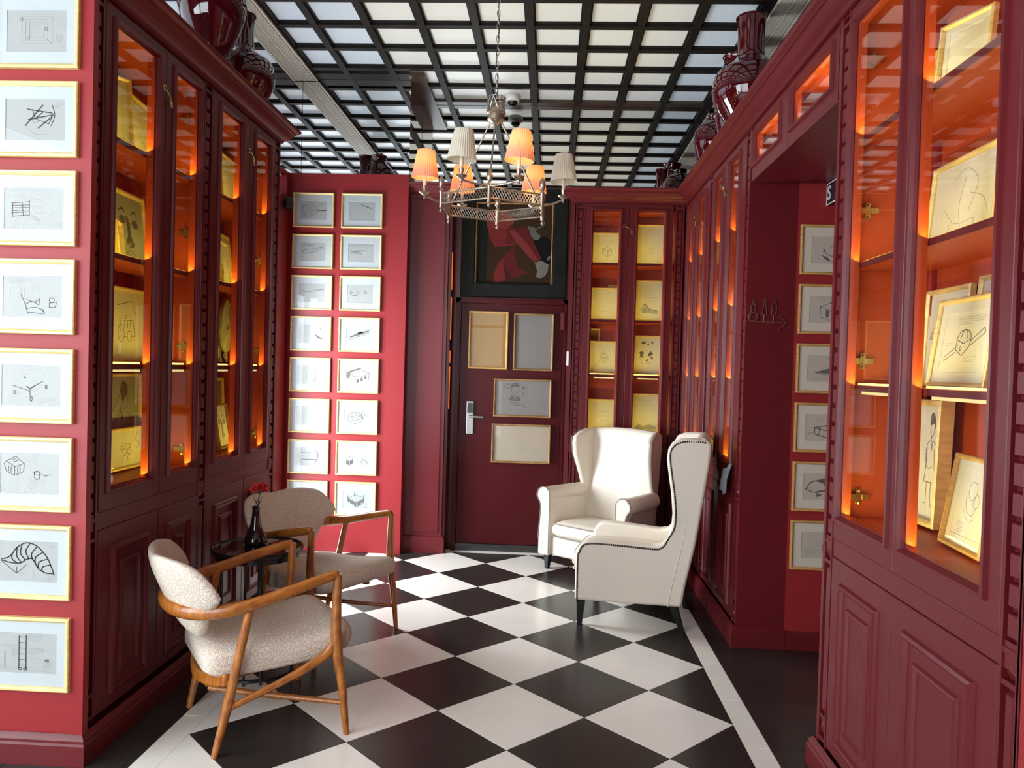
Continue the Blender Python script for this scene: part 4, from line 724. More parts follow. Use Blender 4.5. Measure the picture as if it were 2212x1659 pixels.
RP('oak-framed drawing of curled bodies tilted on the near cabinet floor', -1.15, -1.42, 0.99, 0.285, 0.10, -0.08, -0.16, frame='oak', mount=(0.043, 0.043), paper='cream_paper', spec='e- .5,.7 .14,.14; s- .3,.6 .4,.4 .6,.34 .7,.5; s- .3,.4 .5,.24 .7,.3; e- .66,.56 .1,.1; t .2 .2 .2 5')
# corner cabinet: eight works and a few behind
G9 = 'framed works in the corner cabinet'
def BP(lab, x0, x1, z0, h, off=0.0, lean=-0.08, **k): return picture(lab, G9, x1-x0, h, ((x0+x1)/2, 2.904-off-h*abs(lean), z0), 0, lean, mountm='cream_paper', **k)
c0, c1, e0, e1 = 0.452, 0.70, 0.828, 1.065
BP('glowing drawing of a strapped crate on the top shelf of the corner cabinet', c0, c1, 2.377, 0.275, 0.05, mount=(0.053, 0.053), paper='cream_paper', spec='c .25,.5 .5,.6 .78,.5 .55,.38; l .25,.5 .25,.25 .55,.1 .78,.24 .78,.5; l .55,.38 .55,.1; l .36,.54 .62,.42 .62,.14; l .4,.44 .4,.18; l .5,.6 .5,.78; t .6 .9 .3 3')
BP('tall pale sheet with one faint curl on the corner top shelf', e0, e1, 2.377, 0.35, 0.04, mount=None, paper='cream_paper', spec='s- .2,.2 .4,.3 .5,.44; e- .54,.36 .08,.08')
BP('wide glowing scribbled landscape on the second corner shelf', c0, c1, 1.92, 0.275, 0.05, mount=(0.033, 0.033), paper='cream_paper', spec='s- .2,.5 .4,.6 .6,.5 .9,.6; s- .2,.4 .5,.44 .9,.4; s- .4,.3 .6,.36 .8,.3; s- .3,.2 .7,.24')
BP('dark peaked roof by a shore on the second corner shelf', e0, e1, 1.92, 0.345, 0.04, mount=(0.038, 0.038), paper='cream_paper', spec='f .1,.2 .3,.38 .44,.26 .7,.24 .9,.18 .9,.1 .1,.12; l+ .04,.2 .24,.42 .5,.24 .9,.2; l .24,.42 .24,.2; l- .1,.8 .9,.82; l- .1,.7 .8,.7; l- .2,.6 .9,.62', fillm='wash')
BP('drawing of a many-legged insect on the third corner shelf', c0, c1, 1.475, 0.275, 0.05, mount=(0.038, 0.038), paper='cream_paper', spec='s .3,.56 .5,.66 .7,.58; s .3,.56 .5,.5 .7,.58; l .36,.52 .26,.3; l .44,.5 .4,.24; l .52,.5 .54,.22; l .6,.52 .68,.26; l .66,.54 .8,.34; l .5,.62 .5,.8; t .1 .2 .3 2')
BP('yellow sheet of dark darting birds and a pagoda on the third corner shelf', e0, e1, 1.475, 0.33, 0.04, mount=None, paper='cream_paper', spec='f .2,.84 .36,.9 .4,.84 .3,.82; f .44,.8 .54,.84 .52,.78; f .6,.86 .72,.88 .66,.82; f .12,.56 .24,.62 .36,.56 .3,.54 .3,.46 .36,.44 .12,.44 .18,.46 .18,.54; f .46,.5 .6,.62 .7,.54 .58,.48; f .6,.44 .7,.46 .66,.36; f .4,.36 .5,.4 .46,.3; s .16,.44 .3,.26 .6,.3; l .5,.5 .62,.42')
BP('oblong study with a dark bar on the corner cabinet floor', c0, c1, 0.99, 0.275, 0.05, mount=(0.063, 0.043), paper='cream_paper', spec='l .2,.7 .7,.66; t .3 .5 .5 2; s .4,.3 .6,.24 .8,.3; t .2 .14 .4 2')
BP('tall shore scene with reeds on the corner cabinet floor', e0, e1, 0.99, 0.33, 0.04, mount=None, paper='cream_paper', spec='s- .1,.7 .5,.74 .9,.7; s- .1,.6 .5,.56 .9,.6; f .06,.12 .2,.22 .34,.14 .6,.2 .9,.14 .9,.06 .06,.06; t .2 .86 .5 2', fillm='wash')
BP('small gilt frame peeping above the glowing landscape', 0.60, 0.72, 1.92, 0.30, 0.012, mount=(0.025, 0.025), paper='cream_paper')
BP('amber frame standing behind the insect drawing', 0.44, 0.545, 1.475, 0.38, 0.012, mount=None, paper='amber_paper')
# far passage-side cabinet: seen at a slant
G10 = 'framed works in the cabinet beyond the passage'
def FP(lab, y0, y1, z0, h, **k): return picture(lab, G10, abs(y1-y0), h, (1.485, (y0+y1)/2, z0), -R90, -0.08, mount=(0.033, 0.033), paper='cream_paper', **k)
for z, nm in ((2.377, 'top shelf'), (1.92, 'second shelf'), (1.475, 'third shelf'), (0.99, 'cabinet floor')):
    FP('pale gilt-framed sheet seen at a slant on the %s beyond the passage' % nm, 1.27, 0.98, z, 0.30 if z > 1 else 0.36, spec='f .2,.2 .5,.36 .8,.2; s- .2,.6 .6,.5 .8,.6', fillm='wash')
    if z < 2: FP('gilt-framed sheet glimpsed on the %s near the room corner' % nm, 2.06, 1.82, z, 0.30, spec='s- .2,.6 .6,.5 .8,.6')
t = thing('celadon_bowl', 'pale green pottery bowl on the cabinet floor behind the nearer wing chair', 'bowl', (1.34, 0.98, 0.987))
G().lathe([(0.035, 0), (0.04, 0.012), (0.075, 0.04), (0.098, 0.09), (0.102, 0.125), (0.098, 0.128), (0.090, 0.09), (0.06, 0.045), (0.001, 0.03)], 28).build('body', M['bowl'], t, smooth=50)
# ================================================================ WOODEN ARMCHAIRS
def superloft(g, fn, n=22, m=24):
    g.loft([[fn(i/(n-1), 2*PI*k/m) for k in range(m)] for i in range(n)], True); return g
def sp(a, e): return math.copysign(abs(a)**e, a)
def lounge_chair(label, loc, ang):
    t = thing('lounge_chair', label, 'chair', loc, ang, group='wooden armchairs with oatmeal upholstery')
    wd, fb = M['walnut'], M['fabric']
    # seat cushion, +X forward
    def seat(u, a):
        F = -0.530+0.570*u; e = (1-abs(2*u-1)**12)**0.5; hw = (0.228+0.052*u**0.8)*(0.86+0.14*e); c, s_ = math.cos(a), math.sin(a)
        zc = 0.338+0.040*u-0.018*math.sin(PI*u); th = 0.053*max(0.55, e)
        return (F, sp(c, 0.26)*hw, zc+sp(s_, 0.38)*th+(0.012*(1-c*c) if s_ > 0 else 0))
    superloft(G(), seat, 26, 28).build('seat', fb, t, smooth=70)
    # backrest: broad lobes above, narrow waist below, wrapped round the sitter
    def back(u, a):
        y = -0.315+0.63*u; ay = abs(y)
        zt = 0.742+0.012*math.sin(PI*min(1, ay/0.3))-0.055*max(0, (ay-0.255)/0.06)**2
        k = min(1, max(0, (ay-0.12)/0.15)); zb = 0.425+0.130*(k*k*(3-2*k))+0.02*max(0, (ay-0.26)/0.055)**2
        e = max(0.10, (1-(ay/0.316)**8))**0.5; zc, hz = (zt+zb)/2, (zt-zb)/2*max(0.35, e); c, s_ = math.cos(a), math.sin(a)
        z = zc+sp(s_, 0.55)*hz; th = 0.036*max(0.3, e)
        x = -0.603+1.20*y*y-0.44*(z-0.56)
        return (x+sp(c, 0.6)*th*(1-0.25*s_*s_), y-0.35*y*abs(y)*sp(c, 0.6)*0, z)
    superloft(G(), back, 34, 26).build('backrest', fb, t, smooth=70)
    # continuous arm and back rail
    half = [(-0.050, 0.303, 0.648), (-0.075, 0.304, 0.650), (-0.20, 0.305, 0.622), (-0.36, 0.300, 0.582), (-0.485, 0.272, 0.560), (-0.572, 0.212, 0.552), (-0.624, 0.115, 0.549), (-0.640, 0.0, 0.548)]
    path = [(a, -b, c) for a, b, c in half]+[(a, b, c) for a, b, c in half[-2::-1]]
    pts = catmull(path, 5); n = len(pts); rad = []
    for i in range(n):
        q = 1-abs(2*i/(n-1)-1); rad.append(0.0165+0.0095*min(1, q*1.5))
    G().tube(pts, rad, 12, aspect=(1.12, 0.82)).build('arm_rail', wd, t, smooth=60)
    for s_ in (-1, 1):
        pts = catmull([(0.0, s_*0.310, 0.0), (-0.022, s_*0.307, 0.20), (-0.048, s_*0.303, 0.375), (-0.050, s_*0.302, 0.52), (-0.048, s_*0.303, 0.655)], 6)
        G().tube(pts, [0.0125, 0.018, 0.0235, 0.019, 0.0165], 12, up=(1, 0, 0)).build('leg', wd, t, smooth=60)
        pts = catmull([(-0.497, s_*0.248, 0.0), (-0.452, s_*0.262, 0.21), (-0.385, s_*0.290, 0.572)], 7)
        G().tube(pts, [0.013, 0.0195, 0.0165], 12, up=(1, 0, 0)).build('leg', wd, t, smooth=60)
        pts = catmull([(-0.035, s_*0.303, 0.42), (-0.062, s_*0.302, 0.365), (-0.12, s_*0.298, 0.318), (-0.26, s_*0.287, 0.255), (-0.450, s_*0.262, 0.185)], 6)
        G().tube(pts, [0.012, 0.021, 0.018, 0.0145, 0.012], 10, aspect=(1.1, 0.8)).build('side_brace', wd, t, smooth=60)
        G().tube(catmull([(-0.014, s_*0.306, 0.130), (-0.25, s_*0.15, 0.150), (-0.475, s_*0.02, 0.180)], 5), [0.010, 0.0125, 0.0115], 10).build('stretcher', wd, t, smooth=60)
    # bowed rear apron under the seat
    secs = []
    for i in range(13):
        q = -1+i/6; y = 0.252*q; z = 0.285*q*q+0.250*(1-q*q); x = -0.458-0.065*(1-q*q)
        secs.append([(x-0.010, y, z-0.020), (x+0.010, y, z-0.020), (x+0.010, y, z+0.026), (x-0.010, y, z+0.026)])
    G().loft(secs).build('seat_rail', wd, t, bevel=0.006)
    G().box(-0.46, -0.05, -0.14, -0.115, 0.285, 0.315).box(-0.46, -0.05, 0.115, 0.14, 0.285, 0.315).box(-0.075, -0.05, -0.295, 0.295, 0.325, 0.355).build('seat_frame', wd, t, bevel=0.004)
    return t
lounge_chair('wooden armchair with oatmeal seat nearest the viewer, its back to the long cabinet', (-0.835, -0.318, 0), math.radians(35.6))
lounge_chair('wooden armchair with oatmeal seat in front of the double column of sketches', (-0.857, 0.42, 0), math.radians(-29.4))
# ================================================================ WING CHAIRS
def wing_chair(label, loc, ang, roll=False, lift=0.15, k=1.0, depth=1.0, hw=0.345, hr=0.318):
    t = thing('wing_chair', label, 'armchair', loc, ang, group='ivory leather wing chairs')
    le = M['leather']
    wing = [(-0.508, 0.61), (-0.513, 0.69), (-0.503, 0.80), (-0.485, 0.91), (-0.472, 1.00), (-0.478, 1.06), (-0.500, 1.10), (-0.545, 1.122), (-0.62, 1.128)]
    if roll: wing = [(F+(0.035+0.075*min(1, max(0, (z-0.68)/0.22)))*(1 if z < 1.07 else 0.5 if z < 1.11 else 0.2), z) for F, z in wing]
    def T(F, z): return (F*depth if F < 0 else F, lift+(z-0.15)*k)
    arm = [(0.035, 0.15), (0.036, 0.40), (0.026, 0.455), (0.0, 0.49), (-0.04, 0.506), (-0.12, 0.508), (-0.26, 0.503), (-0.40, 0.497), (-0.455, 0.507), (-0.490, 0.545)]
    rear = [(-0.700, 1.120), (-0.722, 1.095), (-0.716, 1.0), (-0.690, 0.80), (-0.650, 0.52), (-0.600, 0.28), (-0.580, 0.15)]
    if roll: arm = [(0.02, 0.15), (0.02, 0.62), (-0.30, 0.62), (-0.46, 0.625), (-0.490, 0.64)]; wing = wing[1:]
    out = [T(*p) for p in arm+wing+rear]
    def half(F): return hw+(hr-hw)*min(1, max(0, -F/0.6 if not roll else (-F-0.30)/0.2))
    for s_ in (-1, 1):
        g = G(); n = len(out); th = 0.088 if not roll else 0.075
        FL = lambda F, z: 0.012*min(1, max(0, (z-0.75)/0.2))*min(1, max(0, (F+0.5)/0.2)) if roll else 0.0
        A = [(F, s_*(half(F)+FL(F, z)), z) for F, z in out]; B = [(F, s_*(half(F)+FL(F, z)-th*(1 if z < lift+0.40 else 0.62)), z) for F, z in out]
        g.add(A+B, [tuple(range(n)), tuple(range(2*n-1, n-1, -1))]+[(i, n+i, n+(i+1) % n, (i+1) % n) for i in range(n)])
        g.build('side_panel', le, t, smooth=50, bevel=0.020, seg=3)
        def seam(pts, off, name, m, r, sp_=None):
            P = catmull([(F, s_*(half(F)+FL(F, z))+s_*off, z) for F, z in pts], 6); g = G()
            if sp_ is None: g.tube(P, r, 6)
            else:
                acc = 0; g.ball(P[0], r, 7)
                for a, b in zip(P, P[1:]):
                    L = (b-a).length; q = sp_-acc
                    while q <= L: g.ball(a.lerp(b, q/L), r, 7); q += sp_
                    acc = (acc+L) % sp_
            o = g.build(name, m, t, smooth=60)
            if sp_: o['kind'] = 'stuff'
        if not roll:
            inset = [(F-0.016 if i < 3 else F+(0.010 if z > 0.6*k else -0.006), z-(0.018 if z > lift+0.3 and F > -0.48 else (0.012 if F < -0.49 and z > 1.05 else 0))) for i, (F, z) in enumerate([T(*p) for p in arm])]
            wi = [(F-0.020+0.004*(z > 1.0), z-0.018*max(0, min(1, (z-1.0)/0.1))) for F, z in [T(*p) for p in wing]]
            seam(inset+wi+[(-0.69, 1.104)], 0.0005, 'nailhead_trim', M['nail'], 0.0062, 0.0125)
        else:
            seam([(F-0.012, z) for F, z in [T(*p) for p in [(-0.500, 0.66)]+wing[1:-1]]], 0.0015, 'piping', M['leather_dark_seam'], 0.0028)
        seam([(F+0.075, z) for F, z in [T(*p) for p in rear[1:]]], 0.001, 'back_seam', M['leather_dark_seam'] if roll else le, 0.0025)
    # back with a gently arched top
    secs = []
    for i in range(13):
        q = -1+i/6; y = q*(hr-0.03); cr = (0.016 if roll else 0.006)*(1-q*q); bow = 0.022*(1-q**4)
        pl = [(-0.575, 0.15), (-0.600, 0.30), (-0.650, 0.52), (-0.690, 0.80), (-0.716, 1.0), (-0.722, 1.085+cr), (-0.705, 1.112+cr), (-0.68, 1.128+cr), (-0.645, 1.126+cr), (-0.622, 1.10+cr), (-0.610, 1.04), (-0.600+bow, 0.85), (-0.555+bow, 0.62), (-0.505+bow, 0.42), (-0.47, 0.25), (-0.50, 0.15)]
        secs.append([(*[T(F, z)[j] if j == 0 else y for j in (0, 1)], T(F, z)[1]) for F, z in pl])
    G().loft(secs).build('backrest', le, t, smooth=60)
    # seat: apron and loose cushion
    iw = hw-0.082
    G().box(T(-0.50, 0)[0], 0.030, -iw-0.02, iw+0.02, lift, T(0, 0.30)[1]).build('seat_base', le, t, bevel=0.018, seg=3)
    def cush(u, a):
        F = T(-0.47, 0)[0]+(0.072-T(-0.47, 0)[0])*u; e = max(0.12, 1-abs(2*u-1)**9)**0.5; c, s_ = math.cos(a), math.sin(a)
        return (F, sp(c, 0.3)*(iw-0.002)*(0.93+0.07*e), T(0, 0.362)[1]+0.010*math.sin(PI*u)*(s_ > 0)*(1-c**4)+sp(s_, 0.45)*0.060*max(0.45, e))
    superloft(G(), cush, 22, 28).build('seat_cushion', le, t, smooth=60)
    P = []
    for i in range(25):
        y = -iw+2*iw*i/24; P.append((0.068-0.012*abs(2*i/24-1)**6, y, T(0, 0.362)[1]+0.046))
    g = G(); g.tube(P, 0.0035, 6); g.tube([(x, y, z-0.094) for x, y, z in P], 0.0035, 6); g.build('piping', le if not roll else M['leather_dark_seam'], t, smooth=60)
    if roll:
        for s_ in (-1, 1):
            zc, r, yc = 0.560, 0.058, s_*(hw+0.008)
            g = G(); secs = []
            for F in (0.045, 0.03, -0.1, -0.25, -0.40, -0.50):
                Fd = T(F, 0)[0] if F < 0 else F; rr = r*(0.93 if F > 0.04 else 1); secs.append([(Fd, yc-s_*max(0, -F)*0.05+rr*math.cos(2*PI*q/20), zc+rr*math.sin(2*PI*q/20)) for q in range(20)])
            g.loft(secs).build('rolled_arm', le, t, smooth=50)
            fp = [(yc-s_*0.060, zc-0.01), (yc-s_*0.052, zc+0.032), (yc-s_*0.018, zc+0.060), (yc+s_*0.024, zc+0.056), (yc+s_*0.056, zc+0.022), (yc+s_*0.058, zc-0.018), (yc+s_*0.034, zc-0.052), (yc+s_*0.022, zc-0.09), (yc+s_*0.028, zc-0.17), (yc+s_*0.040, lift+0.12), (yc+s_*0.040, lift), (yc-s_*0.062, lift), (yc-s_*0.060, lift+0.2)]
            G().prism(fp, -0.01, 0.058, 'x').build('arm_front', le, t, bevel=0.010, seg=3)
            cp = catmull([(0.0595, a, b) for a, b in fp[9::-1]]+[(0.0595, fp[12][0], fp[12][1]), (0.0595, fp[11][0], fp[11][1]+0.01)], 4)
            G().tube(cp, 0.0028, 6).build('piping', M['leather_dark_seam'], t, smooth=60)
    for F, s_, dx in ((0.0, -1, 0.006), (0.0, 1, 0.006), (-0.53*depth, -1, -0.055), (-0.53*depth, 1, -0.055)):
        y = s_*((hw-0.008 if roll else hw-0.04) if F == 0 else hr-0.045)
        def sq(x, yy, z, r): return [(x-r, yy-r, z), (x+r, yy-r, z), (x+r, yy+r, z), (x-r, yy+r, z)]
        G().loft([sq(F+dx, y, 0, 0.014), sq(F, y, lift+0.004, 0.024)]).build('leg', M['ebony'], t, bevel=0.003)
    return t
wing_chair('ivory leather wing chair with dark nailhead trim, seen from its side', (0.420, 1.208, 0), math.atan2(0.223, -0.975), depth=0.995, hr=0.272)
wing_chair('ivory leather wing chair with rolled arms and thin piping, facing the room', (0.420, 1.955, 0), math.radians(-128.5), roll=True, lift=0.11, k=0.96, depth=0.76, hw=0.345, hr=0.300)
# cloth behind the nearer wing chair
g = G(); secs = []
for i in range(9):
    q = i/8; secs.append([(1.168-0.012*math.sin(q*9), 0.78+0.17*q, 0.99-0.05*q), (1.160-0.016*math.sin(q*9+1), 0.80+0.15*q, 0.90+0.02*math.sin(q*7)), (1.150-0.012*math.sin(q*8), 0.82+0.11*q, 0.80+0.05*abs(q-0.4)), (1.156-0.012*math.sin(q*8), 0.82+0.11*q, 0.80+0.05*abs(q-0.4)), (1.166-0.016*math.sin(q*9+1), 0.80+0.15*q, 0.90+0.02*math.sin(q*7)), (1.174-0.012*math.sin(q*9), 0.78+0.17*q, 0.99-0.05*q)])
tag(g.loft(secs).build('hanging_cloth', M['cloth'], smooth=60), 'pale blue-grey cloth hanging on the cabinet behind the nailhead wing chair', 'cloth')
# ================================================================ SIDE TABLE, VASE, CARNATION
TX, TY, TZ = -1.262, 0.025, 0.60
t = thing('side_table', 'small round black side table with polished top between the wooden armchairs', 'table', (TX, TY, 0))
G().lathe([(0.001, TZ-0.012), (0.200, TZ-0.012), (0.203, TZ-0.006), (0.203, TZ), (0.001, TZ)], 56).build('table_top', M['black_marble'], t, smooth=40)
G().lathe([(0.203, TZ-0.016), (0.213, TZ-0.016), (0.215, TZ-0.004), (0.213, TZ+0.006), (0.207, TZ+0.006), (0.203, TZ)], 56, cap=False).build('rim', M['black_metal'], t, smooth=40)
G().lathe([(0.185, TZ-0.045), (0.195, TZ-0.045), (0.195, TZ-0.018), (0.185, TZ-0.018)], 48, cap=False).build('apron_ring', M['black_metal'], t, smooth=40)
for a in (-12, -62, -84, 108, 168):
    x, y = 0.196*math.cos(math.radians(a)), 0.196*math.sin(math.radians(a))
    G().tube([(x, y, 0), (x, y, TZ-0.014)], 0.0065, 10).build('leg', M['black_metal'], t, smooth=50)
G().lathe([(0.188, 0.014), (0.202, 0.014), (0.202, 0.026), (0.188, 0.026)], 48, cap=False).build('foot_ring', M['black_metal'], t, smooth=40)
VX, VY = -1.292, 0.075
t = thing('bud_vase', 'slim black glass bud vase with a faceted base on the side table', 'vase', (VX, VY, TZ))
secs = []
prof = [(0.044, 0.0), (0.053, 0.008), (0.055, 0.022), (0.050, 0.038), (0.040, 0.056), (0.030, 0.085), (0.0225, 0.115), (0.0185, 0.145), (0.0175, 0.175), (0.0195, 0.182), (0.020, 0.186), (0.0165, 0.187), (0.014, 0.17), (0.014, 0.05)]
for i, (r, z) in enumerate(prof):
    fac = 0.05 if 0 < i < 5 else 0.0
    secs.append([(r*(1+fac*math.cos(9*a+i*PI))*math.cos(a), r*(1+fac*math.cos(9*a+i*PI))*math.sin(a), z) for a in [2*PI*q/36 for q in range(36)]])
G().loft(secs).build('body', M['black_glaze'], t, smooth=25)
t = thing('carnation', 'single red carnation on a thin stem standing in the black bud vase', 'flower', (VX, VY, TZ+0.10))
st = catmull([(0, 0, 0), (0.004, 0, 0.06), (0.011, 0, 0.11), (0.015, 0.0, 0.155)], 5)
G().tube(st, 0.0022, 7).lathe([(0.004, 0.0), (0.009, 0.012), (0.010, 0.026), (0.008, 0.030)], 10, (0.015, 0, 0.146)).build('stem', M['stem'], t, smooth=60)
g = G()
for a0, z0, L, cv in ((0.3, 0.09, 0.05, 0.02), (3.4, 0.092, 0.045, 0.022), (1.6, 0.11, 0.035, 0.016), (4.6, 0.08, 0.045, 0.02)):
    P = [(0.008+math.cos(a0)*cv*q*(1.4-0.4*q), math.sin(a0)*cv*q, z0+L*q) for q in (0, 0.35, 0.7, 1)]; g.tube(catmull(P, 3), [0.0022, 0.0028, 0.0018, 0.0004], 5)
g.build('leaf', M['stem'], t, smooth=60)
pm_ = {}
for ring, (n, r0, lift_, ln) in enumerate(((11, 0.004, 0.05, 0.040), (10, 0.003, 0.55, 0.036), (8, 0.002, 0.95, 0.030), (5, 0.001, 1.3, 0.024))):
    g = G(); secs = []
    for i in range(5):
        q = i/4; wd = 0.016*(0.35+0.9*q); row = []
        for j in range(7):
            s_ = -1+j/3; row.append((r0+ln*q, s_*wd, 0.006*math.sin(q*3+s_*5.5*q)+0.004*q*math.cos(j*3.1)))
        secs.append(row)
    g.loft(secs, False, False); me = g.mesh('petal', M['petal'], smooth=80)
    for k_ in range(n):
        o = put('petal', me, t, (0.015, 0, 0.172)); o.rotation_euler = (0.3*math.sin(k_*2.3), -lift_-0.1*math.sin(k_*1.7), 2*PI*k_/n+ring*0.4)
# ================================================================ OXBLOOD VASES ON TOP OF THE CABINETS
TOP = 2.951
def vase(label, x, y, prof, ns=40):
    t = thing('oxblood_vase', label, 'vase', (x, y, TOP), group='oxblood vases on top of the cabinets')
    P = catmull([(r, 0, z) for r, z in prof], 5)
    G().lathe([(max(0.001, p.x), p.z) for p in P], ns).build('body', M['oxblood'], t, smooth=60)
    r, z = prof[-1]; G().lathe([(r-0.012, z-0.06), (r-0.006, z-0.006), (r-0.002, z+0.002), (r+0.002, z+0.001), (r+0.003, z-0.004)], ns, cap=False).build('rim', M['oxblood'], t, smooth=60)
    return t
BOT = lambda R, r, H: [(R*0.42, 0), (R*0.46, 0.02), (R*0.60, H*0.12), (R*0.90, H*0.27), (R, H*0.40), (R*0.90, H*0.53), (R*0.60, H*0.60), (r*1.12, H*0.645), (r*0.95, H*0.70), (r*0.93, H*0.85), (r*1.02, H*0.97), (r*1.06, H)]
vase('dark oxblood bottle vase with a straight neck at the window end of the long cabinet', -1.74, 0.90, BOT(0.182, 0.060, 0.60))
vase('tall dark oxblood baluster vase cut by the picture edge on the long cabinet', -1.72, 0.42, [(0.10, 0), (0.095, 0.04), (0.088, 0.10), (0.10, 0.20), (0.155, 0.34), (0.178, 0.46), (0.165, 0.56), (0.10, 0.64), (0.07, 0.68), (0.085, 0.73)])
vase('large oxblood bottle vase with a thick neck over the passage', 1.30, 1.18, BOT(0.225, 0.086, 0.73))
vase('oxblood vase with a flared trumpet lip behind the large bottle vase', 1.32, 1.62, [(0.075, 0), (0.08, 0.03), (0.115, 0.18), (0.135, 0.32), (0.12, 0.44), (0.062, 0.52), (0.048, 0.58), (0.055, 0.625), (0.088, 0.665), (0.092, 0.672)])
vase('rounded oxblood ginger-jar vase with a short lip, nearest the corner cabinet', 1.31, 2.20, [(0.085, 0), (0.09, 0.03), (0.13, 0.14), (0.158, 0.26), (0.15, 0.35), (0.10, 0.41), (0.058, 0.435), (0.060, 0.455), (0.066, 0.462)])
# ================================================================ CHANDELIER
CX, CYY = -0.163, 0.045
t = thing('chandelier', 'hexagonal antique nickel chandelier with six pleated shades, four of them lit', 'chandelier', (CX, CYY, 3.735))
Z = lambda z: z-3.735
g = G()
z = 3.735; k_ = 0
while z > 2.78:
    a = (k_ % 2)*PI/2+0.2
    g.tube([(0.007*math.cos(q)*math.cos(a), 0.007*math.cos(q)*math.sin(a), Z(z-0.018)+0.019*math.sin(q)) for q in [2*PI*i/10 for i in range(11)]], 0.0019, 5); z -= 0.030; k_ += 1
g.build('chain', M['nickel'], t, smooth=60)['kind'] = 'stuff'
G().tube([(0.006*math.sin(i*0.9), 0.006*math.cos(i*0.9), Z(3.73-0.95*i/24)) for i in range(25)], 0.0022, 5).build('cord', M['black_plastic'], t)
G().lathe([(0.06, 0), (0.06, -0.012), (0.03, -0.03), (0.008, -0.036)], 24).build('ceiling_rose', M['nickel'], t, smooth=40)
G().lathe([(0.030, Z(2.755)), (0.036, Z(2.753)), (0.040, Z(2.725)), (0.046, Z(2.716)), (0.047, Z(2.706)), (0.040, Z(2.698)), (0.040, Z(2.675)), (0.030, Z(2.664)), (0.012, Z(2.655)), (0.004, Z(2.648))], 24).build('crown_cup', M['nickel'], t, smooth=40)
g = G()
for k_ in range(14):
    a = 2*PI*k_/14
    for s_ in (-1, 1): g.tube([(0.041*math.cos(a), 0.041*math.sin(a), Z(2.724)), (0.044*math.cos(a+s_*0.24), 0.044*math.sin(a+s_*0.24), Z(2.752)), (0.045*math.cos(a+s_*0.45), 0.045*math.sin(a+s_*0.45), Z(2.778))], 0.0013, 4)
g.tube([(0.045*math.cos(2*PI*q/24), 0.045*math.sin(2*PI*q/24), Z(2.779)) for q in range(25)], 0.0016, 5)
g.build('crown_lattice', M['nickel'], t)['kind'] = 'stuff'
RH = 0.268; VERT = [(RH*math.cos(math.radians(-90+60*i)), RH*math.sin(math.radians(-90+60*i))) for i in range(6)]
ZB0, ZB1 = 2.248, 2.296
for i in range(6):
    (ax, ay), (bx, by) = VERT[i], VERT[(i+1) % 6]; L = math.hypot(bx-ax, by-ay); ux, uy = (bx-ax)/L, (by-ay)/L
    g = G()
    for zz in (ZB0, ZB1): g.tube([(ax, ay, Z(zz)), (bx, by, Z(zz))], 0.0042, 8)
    g.build('gallery_rail', M['nickel'], t, smooth=60)
    g = G(); n = 19
    for q in range(-3, n+3):
        for sgn in (-1, 1):
            s0, s1 = q*L/n, q*L/n+sgn*0.030; z0, z1 = ZB0, ZB1
            if s1 < 0 or s1 > L or s0 < 0 or s0 > L:
                lo, hi = 0.0, 1.0
                for lim, sg in ((0, 1), (L, -1)):
                    v0, v1 = sg*(s0-lim), sg*(s1-lim)
                    if v0 < 0 and v1 < 0: lo = 2
                    elif v0 < 0: lo = max(lo, v0/(v0-v1))
                    elif v1 < 0: hi = min(hi, v0/(v0-v1))
                if lo >= hi: continue
                s0, s1, z0, z1 = s0+(s1-s0)*lo, s0+(s1-s0)*hi, ZB0+(ZB1-ZB0)*lo, ZB0+(ZB1-ZB0)*hi
            g.tube([(ax+ux*s0, ay+uy*s0, Z(z0)), (ax+ux*s1, ay+uy*s1, Z(z1))], 0.0013, 4, False)
    g.build('gallery_lattice', M['nickel'], t)['kind'] = 'stuff'
    G().lathe([(0.0005, Z(2.206)), (0.007, Z(2.212)), (0.008, Z(2.220)), (0.004, Z(2.226)), (0.009, Z(2.232)), (0.0095, Z(2.300)), (0.012, Z(2.304)), (0.008, Z(2.312)), (0.006, Z(2.318)), (0.013, Z(2.328)), (0.0155, Z(2.342)), (0.012, Z(2.358)), (0.004, Z(2.372)), (0.0005, Z(2.374))], 14, (ax, ay, 0)).build('finial_post', M['nickel'], t, smooth=50)
for i in (0, 2, 4):
    ax, ay = VERT[i]; G().tube([(ax*0.94, ay*0.94, Z(2.305)), (ax*0.11, ay*0.11, Z(2.672))], 0.0042, 8).build('suspension_rod', M['nickel'], t, smooth=60)
# arms in pairs from alternate corners
SH = [(-111, False), (-67, True), (9, False), (57, True), (123, True), (177, True)]; own = (0, 0, 2, 2, 4, 4)
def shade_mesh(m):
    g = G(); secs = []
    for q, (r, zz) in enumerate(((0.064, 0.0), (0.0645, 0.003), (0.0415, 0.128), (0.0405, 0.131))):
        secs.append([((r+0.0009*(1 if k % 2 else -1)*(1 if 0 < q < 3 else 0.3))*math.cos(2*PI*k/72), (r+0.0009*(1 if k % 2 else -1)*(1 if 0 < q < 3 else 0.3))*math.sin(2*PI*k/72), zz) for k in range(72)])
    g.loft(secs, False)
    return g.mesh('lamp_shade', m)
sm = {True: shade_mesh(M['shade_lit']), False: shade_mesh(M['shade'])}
cup = G().lathe([(0.0005, -0.030), (0.006, -0.026), (0.004, -0.016), (0.008, -0.010), (0.024, -0.002), (0.027, 0.004), (0.024, 0.005), (0.010, 0.006), (0.008, 0.016), (0.011, 0.020), (0.011, 0.034), (0.008, 0.036)], 20).mesh('candle_cup', M['nickel'], smooth=50)
cnd = G().lathe([(0.0085, 0.034), (0.0085, 0.095), (0.006, 0.098)], 14).mesh('candle_sleeve', M['candle'], smooth=50)
